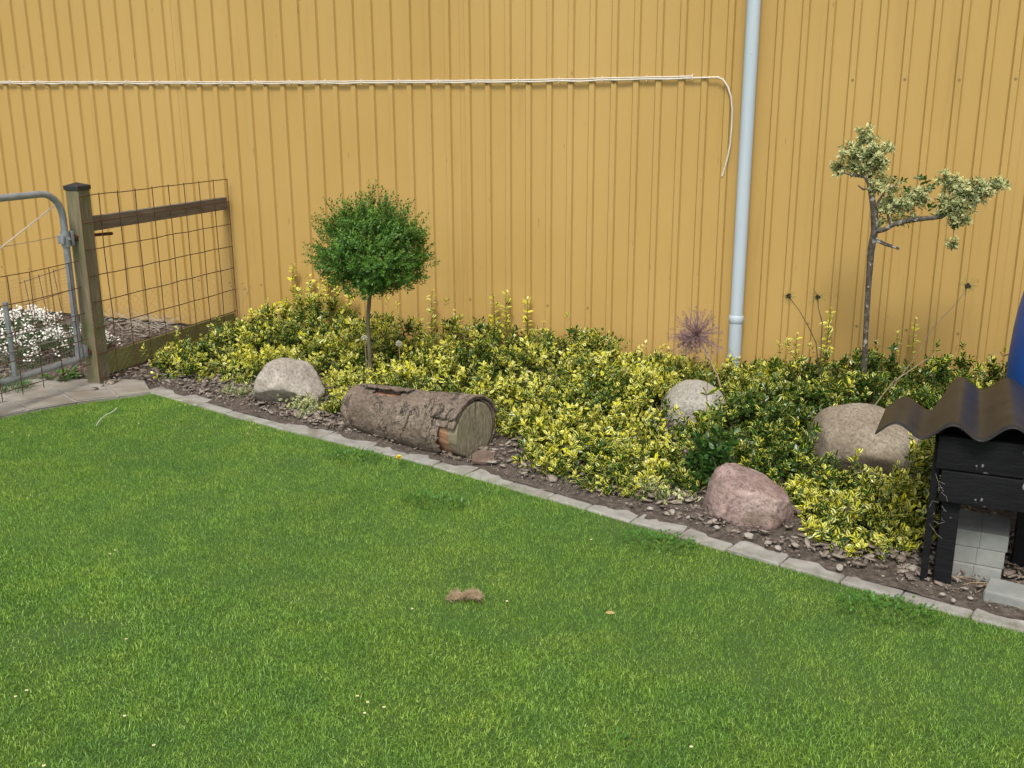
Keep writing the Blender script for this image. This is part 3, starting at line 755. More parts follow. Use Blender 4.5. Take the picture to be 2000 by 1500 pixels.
# spare piece of rusty mesh leaning behind the gate
sp = tag(empty('mesh_offcut', (-5.15, 5.0, 0)), 'bent offcut of rusty wire mesh standing behind the tube gate', 'wire mesh')
for k in range(4):
    mb = MB(); mb.tube([(0.12 - k * 0.13, 0.2, 0.10 - 0.03 * k), (0.06 - k * 0.13, 0.2, 0.66 - 0.045 * k)], 0.0024, 5); mb.build('wire', M['rust'], sp)
for k in range(4):
    mb = MB(); mb.tube([(0.07 + 0.015 * k, 0.2, 0.64 - 0.15 * k), (-0.38 + 0.01 * k, 0.2, 0.50 - 0.15 * k)], 0.0024, 5); mb.build('wire', M['rust'], sp)

# ------------------------------------------------------------------ stones
def rock(name, loc, size, seed, mat, label, cuts=(), rot=0.0, rough=0.10, ftilt=(0, 0)):
    bm = bmesh.new()
    bmesh.ops.create_icosphere(bm, subdivisions=5, radius=1.0)
    rr = random.Random(seed); off = Vector((rr.uniform(0, 50), rr.uniform(0, 50), rr.uniform(0, 50)))
    for v in bm.verts:
        p = v.co.copy()
        d = 1 + rough * 1.6 * mnoise.noise(p * 1.1 + off) + rough * 0.7 * mnoise.noise(p * 2.6 + off) + rough * 0.16 * mnoise.noise(p * 8 + off) + rough * 0.07 * mnoise.noise(p * 20 + off)
        v.co = p * d
    for nrm, dist in cuts:
        nv = Vector(nrm).normalized()
        for v in bm.verts:
            k = v.co.dot(nv) - dist
            if k > -0.1: v.co -= nv * 0.85 * (k if k > 0.1 else (k + 0.1) ** 2 / 0.4)
    for v in bm.verts:
        p = v.co.copy()
        v.co *= 1 + rough * (0.30 * mnoise.noise(p * 3.2 + off) + 0.22 * mnoise.noise(p * 7 + off) + 0.12 * mnoise.noise(p * 15 + off) + 0.07 * mnoise.noise(p * 32 + off))
    bmesh.ops.scale(bm, vec=(size[0] / 2, size[1] / 2, size[2] / 2), verts=bm.verts)
    mb = MB(); mb.bm(bm, True)
    o = mb.build(name, mat, None, sharp=0)
    o.location = loc
    o.rotation_euler = (ftilt[0], ftilt[1], rot)
    tag(o, label, 'boulder')
    return o
rock('boulder', (-3.20, 4.80, 0.10), (0.46, 0.36, 0.36), 1, M['rock_grey'], 'pale grey boulder with undercut base near the wooden fence post', cuts=[((0.75, -0.1, 0.55), 0.62), ((-0.9, -0.3, 0.3), 0.75), ((0.25, -0.6, -0.75), 0.42), ((0, 0, 1), 0.86)], rot=-0.15)
rock('boulder', (-0.975, 5.26, 0.075), (0.355, 0.32, 0.33), 2, M['rock_round'], 'smooth round pale grey boulder half buried among shrubs near the downpipe', rough=0.05, cuts=[((-0.6, -0.2, 0.6), 0.82)], rot=0.2, ftilt=(0, 0.12))
rock('boulder', (-0.51, 4.03, 0.078), (0.39, 0.33, 0.335), 3, M['rock_red'], 'angular reddish granite boulder beside the kerb stones', cuts=[((0.42, 0.1, 0.9), 0.60), ((-0.9, -0.25, 0.25), 0.82), ((0.15, -0.95, 0.12), 0.80), ((-0.5, -0.75, 0.35), 0.84), ((0.95, -0.3, 0.0), 0.88), ((-0.2, -0.6, -0.75), 0.76)], rot=-0.1, rough=0.12)
rock('boulder', (-0.095, 4.84, 0.095), (0.56, 0.44, 0.42), 6, M['rock_brown'], 'large smooth brown boulder in front of the small crooked tree', cuts=[((-0.95, -0.35, 0.1), 0.80), ((0.3, -0.3, 0.9), 0.84), ((0.2, -0.8, -0.5), 0.72)], rot=-0.1, rough=0.06, ftilt=(0, 0.08))
for i, (px, py, s_) in enumerate([(1270, 993, 0.028), (1312, 1000, 0.04), (1462, 1046, 0.045), (1500, 1060, 0.03), (1520, 1070, 0.035), (1725, 1083, 0.05), (1640, 1108, 0.04), (1785, 1112, 0.06), (1345, 1010, 0.025), (1400, 1030, 0.03), (1840, 1160, 0.02), (1862, 1172, 0.022), (1895, 1168, 0.02)]):
    p = atz(px, py, 0.03)
    bm = bmesh.new(); bmesh.ops.create_icosphere(bm, subdivisions=2, radius=1)
    for v in bm.verts:
        v.co *= 1 + 0.35 * mnoise.noise(v.co * 1.3 + Vector((i * 7, 3, 1)))
    bmesh.ops.scale(bm, vec=(s_ * 0.5, s_ * 0.36, s_ * 0.24), verts=bm.verts)
    mb = MB(); mb.bm(bm)
    o = mb.build('stone_chip', M['stone_pale'])
    o.location = p; o.rotation_euler.z = i * 1.3
    tag(o, 'small pale stone chip lying on bare soil beside the kerb', 'stone', 'stone chips along the kerb')

# ------------------------------------------------------------------ log
A = Vector((-2.62, 4.58, 0.112)); B = Vector((-1.865, 4.365, 0.136))
log = tag(empty('log', ((A + B) / 2)[:]), 'short thick log with grey bark and sawn end lying behind the kerb', 'log')
ax = (B - A); LL = ax.length
log.rotation_euler = (0, -math.asin(ax.z / LL), math.atan2(ax.y, ax.x))
def log_r(t, an):
    return (0.109 + 0.031 * t) * (1 + 0.03 * math.sin(2 * an + 1) + 0.02 * math.sin(3 * an + 4 * t))
NA, NL = 96, 110
def bark_h(x, an):
    p = Vector((x * 6, math.cos(an) * 2.2, math.sin(an) * 2.2))
    h = 0.006 * mnoise.noise(p) + 0.004 * mnoise.noise(p * 3.1) + 0.0025 * mnoise.noise(p * 8)
    c = abs(mnoise.noise(Vector((x * 9, math.cos(an) * 3, math.sin(an) * 3)) + Vector((9, 2, 4))))
    if c < 0.06: h -= (0.06 - c) * 0.14
    return h
# angle 0 = +y side, pi/2 = up, pi = towards the lawn
def hole(t, a):          # bare patches where the bark is gone
    lower = t > 0.86 and math.radians(165) < a < math.radians(222)
    upper = 0.22 < t < 0.46 and math.radians(104) < a < math.radians(122)
    return lower or upper
V, F = [], []
for i in range(NL + 1):
    t = i / NL
    for k in range(NA):
        a = 2 * math.pi * k / NA
        r = log_r(t, a) + 0.012 + bark_h(t, a)
        if i == 0: r -= 0.008
        if i > NL - 3: r += 0.003 * mnoise.noise(Vector((a * 3, 1, 2)))
        endj = 0.012 * mnoise.noise(Vector((math.cos(a) * 2, math.sin(a) * 2, 3))) if i in (0, NL) else 0
        V.append(((t - 0.5) * LL + endj, r * math.cos(a), r * math.sin(a)))
for i in range(NL):
    for k in range(NA):
        a = 2 * math.pi * (k + 0.5) / NA + 0.05 * mnoise.noise(Vector((i * 0.3, k * 0.3, 0)))
        t = (i + 0.5) / NL + 0.02 * mnoise.noise(Vector((k * 0.5, i * 0.2, 5)))
        if hole(t, a): continue
        k2 = (k + 1) % NA
        F.append((i * NA + k, (i + 1) * NA + k, (i + 1) * NA + k2, i * NA + k2))
me = bpy.data.meshes.new('bark'); me.from_pydata(V, [], F); me.polygons.foreach_set('use_smooth', [True] * len(F))
bo = link('bark', me, M['bark'], log)
so = bo.modifiers.new('thick', 'SOLIDIFY'); so.thickness = 0.012; so.offset = -1
mb = MB()
mb.tube([((t - 0.5) * LL, 0, 0) for t in (0.0, 0.25, 0.5, 0.75, 0.985)], [log_r(t, 0) * 0.985 for t in (0.0, 0.25, 0.5, 0.75, 0.985)], 48, caps=True)
tag(mb.build('bare_wood', M['wood_fresh'], log), 'reddish bare wood showing where bark has fallen off')
# sawn face: slightly domed disc with a drying crack
V, F = [(LL / 2 + 0.002, 0, 0)], []
NRr = 14
for j in range(1, NRr + 1):
    for k in range(NA):
        a = 2 * math.pi * k / NA
        r = log_r(1, a) * 0.995 * j / NRr
        da = abs((a - math.radians(80) + math.pi) % (2 * math.pi) - math.pi)
        dep = -0.02 * max(0, 1 - da / 0.10) * (j / NRr) ** 1.5 if j > 5 else 0
        V.append((LL / 2 + 0.002 + dep + 0.0007 * mnoise.noise(Vector((a * 6, j * 0.15, 2))), r * math.cos(a), r * math.sin(a)))
for k in range(NA): F.append((0, 1 + k, 1 + (k + 1) % NA))
for j in range(NRr - 1):
    for k in range(NA):
        k2 = (k + 1) % NA
        F.append((1 + j * NA + k, 1 + (j + 1) * NA + k, 1 + (j + 1) * NA + k2, 1 + j * NA + k2))
b0 = len(V)
for k in range(NA):
    x, y, z = V[1 + (NRr - 1) * NA + k]; V.append((x - 0.05, y * 0.99, z * 0.99))
for k in range(NA):
    k2 = (k + 1) % NA; F.append((1 + (NRr - 1) * NA + k, b0 + k, b0 + k2, 1 + (NRr - 1) * NA + k2))
me = bpy.data.meshes.new('sawn_end'); me.from_pydata(V, [], F); me.polygons.foreach_set('use_smooth', [True] * len(F))
link('sawn_end', me, M['endgrain'], log)
# lifted bark flap and plates
def bark_plate(t0, t1, a0, a1, lift0, lift1, name='bark_flap'):
    V, F = [], []; n1, n2 = 14, 8
    for i in range(n1 + 1):
        t = t0 + (t1 - t0) * i / n1
        for k in range(n2 + 1):
            s_ = k / n2; a = math.radians(a0 + (a1 - a0) * s_) + 0.06 * mnoise.noise(Vector((i * 0.5, k, 1)))
            lift = (lift0 + (lift1 - lift0) * s_)
            r = log_r(t, a) + 0.016 + lift + 0.004 * mnoise.noise(Vector((i * 0.6, k * 0.6, 8)))
            V.append(((t - 0.5) * LL, r * math.cos(a), r * math.sin(a)))
    for i in range(n1):
        for k in range(n2):
            q = i * (n2 + 1) + k; F.append((q, q + n2 + 1, q + n2 + 2, q + 1))
    me = bpy.data.meshes.new(name); me.from_pydata(V, [], F); me.polygons.foreach_set('use_smooth', [True] * len(F))
    o = link(name, me, M['bark'], log)
    s2 = o.modifiers.new('thick', 'SOLIDIFY'); s2.thickness = 0.011; s2.offset = -1
bark_plate(0.12, 0.52, 82, 112, 0.0, 0.022)
bark_plate(0.80, 1.01, 60, 150, 0.004, 0.012)
bark_plate(0.90, 1.015, 18, 60, 0.010, 0.004)
mb = MB()
V = [(-0.05, -0.02, 0), (0.04, -0.03, 0.0), (0.065, 0.03, 0.02), (0.0, 0.045, 0.03), (-0.045, 0.03, 0.012)]
mb.add([(x, y, z) for x, y, z in V] + [(x, y, z - 0.012) for x, y, z in V], [(0, 1, 2, 3, 4), (9, 8, 7, 6, 5)] + [(i, i + 5, (i + 1) % 5 + 5, (i + 1) % 5) for i in range(5)])
o = mb.build('bark_piece', M['redbark']); o.location = atz(942, 897, 0.035); o.rotation_euler = (0.25, 0.1, 0.5)
tag(o, 'reddish brown piece of loose bark beside the sawn end of the log', 'bark')

# ------------------------------------------------------------------ bark mulch
def chips(name, n, region, dens, smin, smax, parent=None):
    x = RNG.uniform(region[0], region[1], n * 3); y = RNG.uniform(region[2], region[3], n * 3)
    k = dens(x, y) > RNG.random(n * 3)
    x, y = x[k][:n], y[k][:n]; n = len(x)
    L = RNG.uniform(smin, smax, n) * RNG.uniform(0.6, 1.5, n); Wd = L * RNG.uniform(0.25, 0.75, n); Th = RNG.uniform(0.003, 0.008, n)
    yaw = RNG.uniform(0, 2 * np.pi, n); tx = RNG.normal(size=n) * 0.28; ty = RNG.normal(size=n) * 0.28
    c = np.stack([np.cos(yaw), np.sin(yaw), tx], -1); c = unit(c); s_ = np.stack([-np.sin(yaw), np.cos(yaw), ty], -1)
    s_ = unit(s_ - c * (s_ * c).sum(-1, keepdims=True)); nn = np.cross(c, s_)
    P = np.stack([x, y, 0.016 + 0.022 * np.clip((y - kerb_y(x)) / 0.22, 0, 1) + RNG.random(n) * 0.016], -1)
    V = []
    for dz in (0.5, -0.5):
        for (u, v) in ((-0.5, -0.35), (-0.1, -0.5), (0.5, -0.3), (0.42, 0.4), (-0.15, 0.5), (-0.5, 0.25)):
            ju = u * RNG.uniform(0.7, 1.1, (n, 1)); jv = v * RNG.uniform(0.7, 1.1, (n, 1))
            V.append(P + c * L[:, None] * ju + s_ * Wd[:, None] * jv + nn * Th[:, None] * dz)
    V = np.stack(V, 1); b = (np.arange(n) * 12)[:, None]
    hexf = np.concatenate([b + np.arange(6), b + np.arange(11, 5, -1)])
    sides = np.concatenate([b + np.array([i, i + 6, (i + 1) % 6 + 6, (i + 1) % 6]) for i in range(6)])
    lf = np.zeros((n, 12, 3)); lf[:, :, 2] = RNG.random(n)[:, None]
    return tag(np_mesh(name, V.reshape(-1, 3), [hexf, sides], M['chips'], parent, lf.reshape(-1, 3)), kind='stuff')
o = chips('bark_mulch', 8600, (-4.4, 0.9, 3.6, 6.15), lambda x, y: np.where(y > kerb_y(x) + 0.07, np.clip(1.0 - (y - kerb_y(x)) * 0.7, 0.12, 1) * (0.25 + 0.9 * VN1(x, y, 5)) * np.where(x > -2.2, 0.85, 1.0), 0), 0.010, 0.05)
tag(o, 'grey brown bark chips scattered over the flower bed soil', 'mulch')
o = chips('soil_crumbs', 5200, (-4.2, 0.9, 3.5, 5.2), lambda x, y: np.where((y > kerb_y(x) + 0.03) & (y < kerb_y(x) + 0.55), 0.4 + 0.6 * VN2(x, y, 8), 0), 0.004, 0.011)
tag(o, 'small crumbs of soil and bark strewn just behind the kerb', 'soil')
o = chips('bark_mulch', 3800, (-8.0, -4.42, 3.9, 6.18), lambda x, y: np.where((y > 4.78 + np.clip((-4.56 - x) * 1.4, -0.3, 0.0)) | (x < -5.05), 0.9, 0), 0.018, 0.045)
tag(o, 'grey brown bark chips covering the ground behind the gate', 'mulch')

# ------------------------------------------------------------------ euonymus shrubs
def bush(label, mounds, n_sprig, mat, tone, seed, leaf_len=0.034, name='euonymus_shrub', keep=None, shoots=(), cat='shrub', stems=40, wid=0.54, group=None, rimdens=1.0):
    """mounds: (cx, cy, rx, ry, h).  Leafy shoots fill the outer shell of the mounds."""
    rr = np.random.default_rng(seed); n_sprig = int(n_sprig * 1.12)
    mx = np.array(mounds)
    root = tag(empty(name, (float(mx[0, 0]), float(mx[0, 1]), 0.02)), label, cat, group)
    O = np.array(root.location)
    def top(x, y):
        z = np.zeros_like(x)
        for cx, cy, rx, ry, h in mounds:
            q = ((x - cx) / rx) ** 2 + ((y - cy) / ry) ** 2
            z = np.maximum(z, 1.03 * h * np.clip(1 - q, 0, 1) ** 0.42)
        return z * np.minimum(0.50 + 1.05 * VN1(x + seed, y, 8.5) * (0.35 + 1.2 * VN2(x, y + seed, 17)), 1.18)
    x0, x1 = (mx[:, 0] - mx[:, 2]).min(), (mx[:, 0] + mx[:, 2]).max()
    y0, y1 = (mx[:, 1] - mx[:, 3]).min(), (mx[:, 1] + mx[:, 3]).max()
    xs, ys = rr.uniform(x0, x1, n_sprig * 6), rr.uniform(y0, y1, n_sprig * 6)
    zt = top(xs, ys)
    k = zt > 0.035
    k &= ys < D - 0.05
    if keep is not None: k &= keep(xs, ys)
    xs, ys, zt = xs[k][:n_sprig], ys[k][:n_sprig], zt[k][:n_sprig]
    n = len(xs); e = 0.03       # shoots that found a place
    gx = (top(xs + e, ys) - top(xs - e, ys)) / (2 * e); gy = (top(xs, ys + e) - top(xs, ys - e)) / (2 * e)
    nrm = unit(np.stack([-np.clip(gx, -2.5, 2.5) * 0.7, -np.clip(gy, -2.5, 2.5) * 0.7, np.ones(n)], -1))
    depth = np.abs(rr.normal(size=n)) * 0.07
    depth[rr.random(n) < 0.05] *= -0.7                         # some shoots stand proud
    P = np.stack([xs, ys, zt], -1) - nrm * depth[:, None]
    P[:, 2] = np.maximum(P[:, 2], 0.035)
    axis = unit(nrm * 0.8 + np.array([0, 0, 0.45]) + rr.normal(size=(n, 3)) * 0.42)
    patch = VN2(xs * 1.0 + seed * 3, ys, 4.5)
    tn = np.clip(tone[0] + tone[1] * (patch - 0.5) * 1.6 - depth * 4.5 + 0.05 + rr.normal(size=n) * 0.16 + np.where(rr.random(n) < 0.42, -0.34, 0.16), 0, 1)
    lv = Leaves()
    for lo, hi, np_ in ((0, 0.45, 4), (0.45, 0.8, 5), (0.8, 1.0, 3)):
        s_ = slice(int(lo * n), int(hi * n))
        if s_.stop > s_.start:
            ln = leaf_len * rr.uniform(0.75, 1.2)
            sprigs(lv, P[s_] - O, axis[s_], np_, (0.05, 1.05), leaf_len * rr.uniform(0.75, 1.2, s_.stop - s_.start), wid, rr.uniform(0.045, 0.09, s_.stop - s_.start), tn[s_])
    tag(lv.build('foliage', mat, root), kind='stuff')
    mb = MB()
    for i in rr.choice(n, min(stems, n), replace=False):
        p = P[i] - O; b = np.array([p[0] + rr.normal() * 0.06, p[1] + rr.normal() * 0.06, 0.0])
        mid = (p + b) / 2 + rr.normal(size=3) * 0.02
        mb.tube([b, mid, p], [0.003, 0.0022, 0.0012], 5)
    tag(mb.build('stems', M['stem'], root), kind='stuff')
    for (sx_, sy_, z0, z1, sz) in shoots:                        # upright shoots against the wall
        sl = Leaves(); sz = sz * 1.3; ns = max(3, int((z1 - z0) / (0.026 if sz < 0.055 else 0.05))); zz = np.linspace(z0, z1, ns)
        wob = np.cumsum(rr.normal(size=(ns, 2)) * 0.003, 0)
        pts_ = np.stack([sx_ + wob[:, 0], np.minimum(sy_ + wob[:, 1], D - 0.03), zz], -1)
        for j in range(ns):
            for s_ in (1, -1, 0.9, -0.9):
                if rr.random() < 0.16: continue
                an = ((0.2 if j % 2 else 1.3) if abs(s_) == 1 else 0.75) + rr.normal() * 0.7
                d = np.array([[math.cos(an) * s_, math.sin(an) * s_ - 0.25, 0.5 + rr.normal() * 0.35]])
                sc_ = sz * (0.55 if j == ns - 1 else 1.0) * rr.uniform(0.55, 1.2)
                sl.add(pts_[j:j + 1] - O, d, np.array([[rr.normal() * 0.4, -0.45, 1.0]]), [sc_], [sc_ * 0.55], [float(np.clip(0.74 + 0.35 * j / ns + rr.normal() * 0.15, 0, 1))])
        so_ = tag(sl.build('climbing_shoot', mat, root), kind='stuff')
        mb = MB(); mb.tube([tuple(q - O) for q in pts_], 0.0016, 5); mb.build('shoot_stem', M['stem'], so_)
    return root

LOGA, LOGB = (-2.64, 4.59), (-1.80, 4.36)
def clear(x, y):
    ok = np.ones_like(x, bool)
    for cx, cy, rx, ry in ((-3.20, 4.78, 0.25, 0.21), (-0.98, 5.14, 0.19, 0.25), (-0.51, 4.02, 0.21, 0.18), (-0.105, 4.80, 0.31, 0.24)):
        ok &= ((x - cx) / rx) ** 2 + ((y - cy) / ry) ** 2 > 1
    dx, dy = LOGB[0] - LOGA[0], LOGB[1] - LOGA[1]; l2 = dx * dx + dy * dy
    t = np.clip(((x - LOGA[0]) * dx + (y - LOGA[1]) * dy) / l2, 0, 1)
    ok &= np.hypot(x - LOGA[0] - t * dx, y - LOGA[1] - t * dy) > 0.165
    ok &= y > kerb_y(x) + 0.09
    return ok
bush('yellow variegated shrub growing through the wire fence beside the wooden post',
     [(-4.10, 5.22, 0.36, 0.30, 0.20), (-3.95, 5.55, 0.42, 0.5, 0.24), (-3.70, 5.25, 0.35, 0.33, 0.18), (-3.75, 5.92, 0.5, 0.35, 0.34)], 1500, M['euonymus'], (0.50, 0.5), 21, keep=clear,
     shoots=[(-3.998, 6.13, 0.28, 0.57, 0.038), (-3.846, 6.13, 0.26, 0.49, 0.036), (-3.702, 6.13, 0.22, 0.52, 0.038), (-3.66, 6.12, 0.2, 0.44, 0.036), (-3.55, 6.12, 0.2, 0.40, 0.034)])
bush('broad yellow variegated shrub carpet around the clipped round-headed tree behind the log',
     [(-3.15, 5.55, 0.62, 0.55, 0.22), (-2.75, 5.15, 0.55, 0.40, 0.20), (-2.3, 5.5, 0.75, 0.65, 0.26), (-1.75, 5.55, 0.6, 0.65, 0.24), (-2.05, 4.95, 0.55, 0.38, 0.22), (-2.6, 5.9, 0.7, 0.35, 0.27), (-1.9, 5.95, 0.6, 0.3, 0.26), (-3.2, 5.95, 0.5, 0.3, 0.26)], 3600, M['euonymus'], (0.62, 0.45), 22, keep=clear,
     shoots=[(-2.924, 6.13, 0.2, 0.45, 0.034), (-2.465, 6.13, 0.22, 0.46, 0.034), (-2.383, 6.13, 0.22, 0.48, 0.036), (-2.242, 6.13, 0.2, 0.44, 0.034), (-2.12, 6.12, 0.2, 0.30, 0.03), (-2.75, 6.12, 0.2, 0.33, 0.03), (-1.9, 6.12, 0.18, 0.28, 0.03)], stems=70)
bush('low yellow variegated shrub spilling to the kerb right of the sawn log end',
     [(-1.45, 4.72, 0.42, 0.36, 0.22), (-1.15, 4.42, 0.36, 0.30, 0.17), (-1.3, 5.1, 0.5, 0.42, 0.24), (-0.95, 4.25, 0.26, 0.20, 0.12), (-0.95, 4.88, 0.25, 0.22, 0.10), (-1.52, 4.40, 0.22, 0.20, 0.12), (-1.30, 4.27, 0.28, 0.20, 0.13), (-1.06, 4.17, 0.25, 0.17, 0.13)], 2050, M['euonymus'], (0.52, 0.55), 23, keep=clear)
bush('yellow variegated shrub between the wall and the round pale boulder',
     [(-1.25, 5.75, 0.45, 0.45, 0.19), (-0.95, 5.85, 0.4, 0.32, 0.15)], 900, M['euonymus'], (0.48, 0.5), 24, keep=clear)
bush('dark plain green reverted shrub standing behind the red boulder',
     [(-0.74, 4.42, 0.13, 0.16, 0.27), (-0.68, 4.26, 0.13, 0.13, 0.20)], 150, M['euonymus_green'], (0.34, 0.5), 25, leaf_len=0.044, keep=clear, wid=0.52,
     shoots=[(-0.765, 4.50, 0.30, 0.47, 0.05)])
bush('mixed green and yellow shrub between the round pale boulder and the large brown boulder',
     [(-0.62, 4.95, 0.36, 0.40, 0.23), (-0.42, 4.62, 0.30, 0.28, 0.20), (-0.5, 5.3, 0.4, 0.35, 0.23)], 1150, M['euonymus'], (0.26, 0.5), 26, keep=clear, leaf_len=0.037)
bush('yellow variegated shrub in front of the large brown boulder reaching to the black timber hutch',
     [(-0.06, 4.36, 0.36, 0.26, 0.13), (-0.22, 4.18, 0.26, 0.2, 0.12), (0.10, 4.10, 0.14, 0.28, 0.20), (-0.10, 3.92, 0.20, 0.17, 0.13), (0.06, 3.95, 0.15, 0.18, 0.14), (0.20, 4.5, 0.10, 0.25, 0.26)], 1300, M['euonymus'], (0.55, 0.5), 27, keep=clear)
bush('tall dark yellow-edged hedge shrub along the wall behind the brown boulder',
     [(-0.45, 5.75, 0.5, 0.42, 0.24), (0.0, 5.75, 0.5, 0.42, 0.30), (0.36, 5.72, 0.36, 0.40, 0.34), (0.2, 5.35, 0.35, 0.3, 0.24)], 1900, M['euonymus'], (0.24, 0.45), 28, keep=clear,
     shoots=[(-0.373, 6.10, 0.22, 0.51, 0.036), (0.013, 6.12, 0.26, 0.39, 0.032), (0.095, 6.12, 0.28, 0.48, 0.03), (-0.55, 6.12, 0.2, 0.34, 0.028)])
bush('pale little variegated sprig growing in front of the undercut grey boulder', [(-2.98, 4.66, 0.13, 0.10, 0.13)], 70, M['euonymus_cream'], (0.55, 0.3), 29, stems=14, leaf_len=0.028)
bush('pale low variegated sprig at the left end of the log', [(-2.76, 4.68, 0.13, 0.12, 0.15)], 100, M['euonymus'], (0.6, 0.3), 30, stems=10, keep=clear)
bush('small low green sprig on mulch between fence and grey boulder', [(-3.55, 4.83, 0.14, 0.09, 0.08)], 70, M['euonymus_cream'], (0.3, 0.3), 31, stems=10, leaf_len=0.024)
bush('thin cream sprig creeping over the soil toward the red boulder', [(-0.86, 4.10, 0.15, 0.09, 0.08), (-1.0, 4.13, 0.1, 0.08, 0.07)], 95, M['euonymus_cream'], (0.6, 0.3), 32, stems=16, leaf_len=0.027)
# bright single shoot poking past the corrugated roof
bush('bright yellow leafy shoot poking up past the corrugated black roof', [(0.16, 4.22, 0.06, 0.06, 0.66)], 22, M['euonymus'], (0.95, 0.1), 33, stems=8, keep=lambda x, y: np.hypot(x - 0.16, y - 4.22) < 0.05)

# ------------------------------------------------------------------ clipped round-headed tree
bx = tag(empty('boxwood_tree', (-2.93, 5.27, 0.02)), 'small round-headed dark green clipped tree on a thin straight trunk', 'tree')
mb = MB(); mb.tube([(0.0, 0, -0.02), (0.004, 0, 0.2), (0.0, 0, 0.4), (0.02, 0, 0.56), (0.03, 0, 0.72)], [0.016, 0.013, 0.012, 0.012, 0.010], 10)
mb.build('trunk', M['trunk_green'], bx)
CC = np.array([0.045, 0.0, 0.80])
mb = MB()
lv = Leaves()
rr = np.random.default_rng(5)
nb = 1800
dirs = unit(rr.normal(size=(nb, 3)))
az = np.arctan2(dirs[:, 1], dirs[:, 0])
lump = 0.70 + 0.48 * VN1(az * 1.3 + 4, dirs[:, 2] * 2.2, 2.6)
rad = np.stack([np.full(nb, 0.365), np.full(nb, 0.33), np.where(dirs[:, 2] > 0, 0.29, 0.265)], -1)
shell = 1 - np.abs(rr.normal(size=nb)) * 0.20
P = CC + dirs * rad * (lump * shell)[:, None]
up_ = rr.random(nb) < 0.15                       # the denser, taller middle of the head
P[up_] = CC + np.array([-0.03, 0, 0.16]) + dirs[up_] * np.array([0.20, 0.20, 0.20]) * shell[up_][:, None]
P[:, 2] = np.maximum(P[:, 2], 0.555 + 0.05 * rr.random(nb))
axis = unit(dirs * 0.75 + np.array([0, 0, 0.55]) + rr.normal(size=(nb, 3)) * 0.35)
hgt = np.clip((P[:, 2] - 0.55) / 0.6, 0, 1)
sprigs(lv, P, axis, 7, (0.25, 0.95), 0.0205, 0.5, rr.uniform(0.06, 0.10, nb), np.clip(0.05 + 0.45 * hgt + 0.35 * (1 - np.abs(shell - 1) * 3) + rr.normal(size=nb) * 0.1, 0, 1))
# long upright shoots on top
ups = [(-0.23, 0.0, 0.30), (-0.16, 0.05, 0.24), (-0.10, -0.1, 0.18), (-0.02, 0.02, 0.40), (0.0, -0.08, 0.30), (0.05, 0.1, 0.33), (0.13, -0.02, 0.33), (0.19, 0.05, 0.31), (0.22, -0.06, 0.25), (-0.2, -0.1, 0.17), (0.29, 0.02, 0.13), (-0.3, 0.05, 0.10), (0.1, 0.12, 0.26), (-0.08, 0.1, 0.28), (0.16, -0.12, 0.22)]
for q in range(44):                                  # loose outer shoots all round
    a_ = rr.uniform(0, 6.28); e_ = rr.uniform(-0.25, 1.0); d_ = np.array([math.cos(a_) * math.cos(e_) * 0.37, math.sin(a_) * math.cos(e_) * 0.33, math.sin(e_) * 0.30])
    t = np.linspace(0.72, 1.12, 6)[:, None]
    Pq = CC + d_ * t + np.array([0, 0, 0.06]) * (t - 0.7)
    sprigs(lv, Pq + rr.normal(size=(6, 3)) * 0.005, np.repeat((d_ + np.array([0, 0, 0.15]))[None, :], 6, 0), 4, (0.35, 1.0), 0.019, 0.46, np.full(6, 0.05), np.full(6, 0.5))
for ux, uy, uz in ups:
    n_ = 9
    t = np.linspace(0.15, 1, n_)[:, None]
    b0_ = CC + np.array([ux * 0.75, uy * 0.75, 0.08]); b1_ = CC + np.array([ux * 1.02, uy, uz])
    for q in range(5):
        jit = rr.normal(size=3) * np.array([0.032, 0.03, 0.03])
        Pq = b0_ + (b1_ + jit - b0_) * t
        dq = np.repeat(unit((b1_ + jit - b0_)[None, :]), n_, 0)
        sprigs(lv, Pq + rr.normal(size=(n_, 3)) * 0.006, dq + rr.normal(size=(n_, 3)) * 0.2, 4, (0.35, 1.0), 0.0195, 0.46, np.full(n_, 0.05), np.full(n_, 0.55))
        mb.tube([tuple(b0_), tuple(b1_ + jit)], [0.002, 0.0008], 4)
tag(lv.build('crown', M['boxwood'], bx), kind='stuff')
for i in range(46):
    d = unit(rr.normal(size=3) + np.array([0, 0, 0.35])); e = CC + d * np.array([0.30, 0.27, 0.22])
    b = np.array([0.03, 0, 0.58 + 0.12 * rr.random()]); mid = (b + e) / 2 + rr.normal(size=3) * 0.02
    mb.tube([tuple(b), tuple(mid), tuple(e)], [0.006, 0.004, 0.0015], 5)
mb.build('branches', M['trunk_green'], bx)

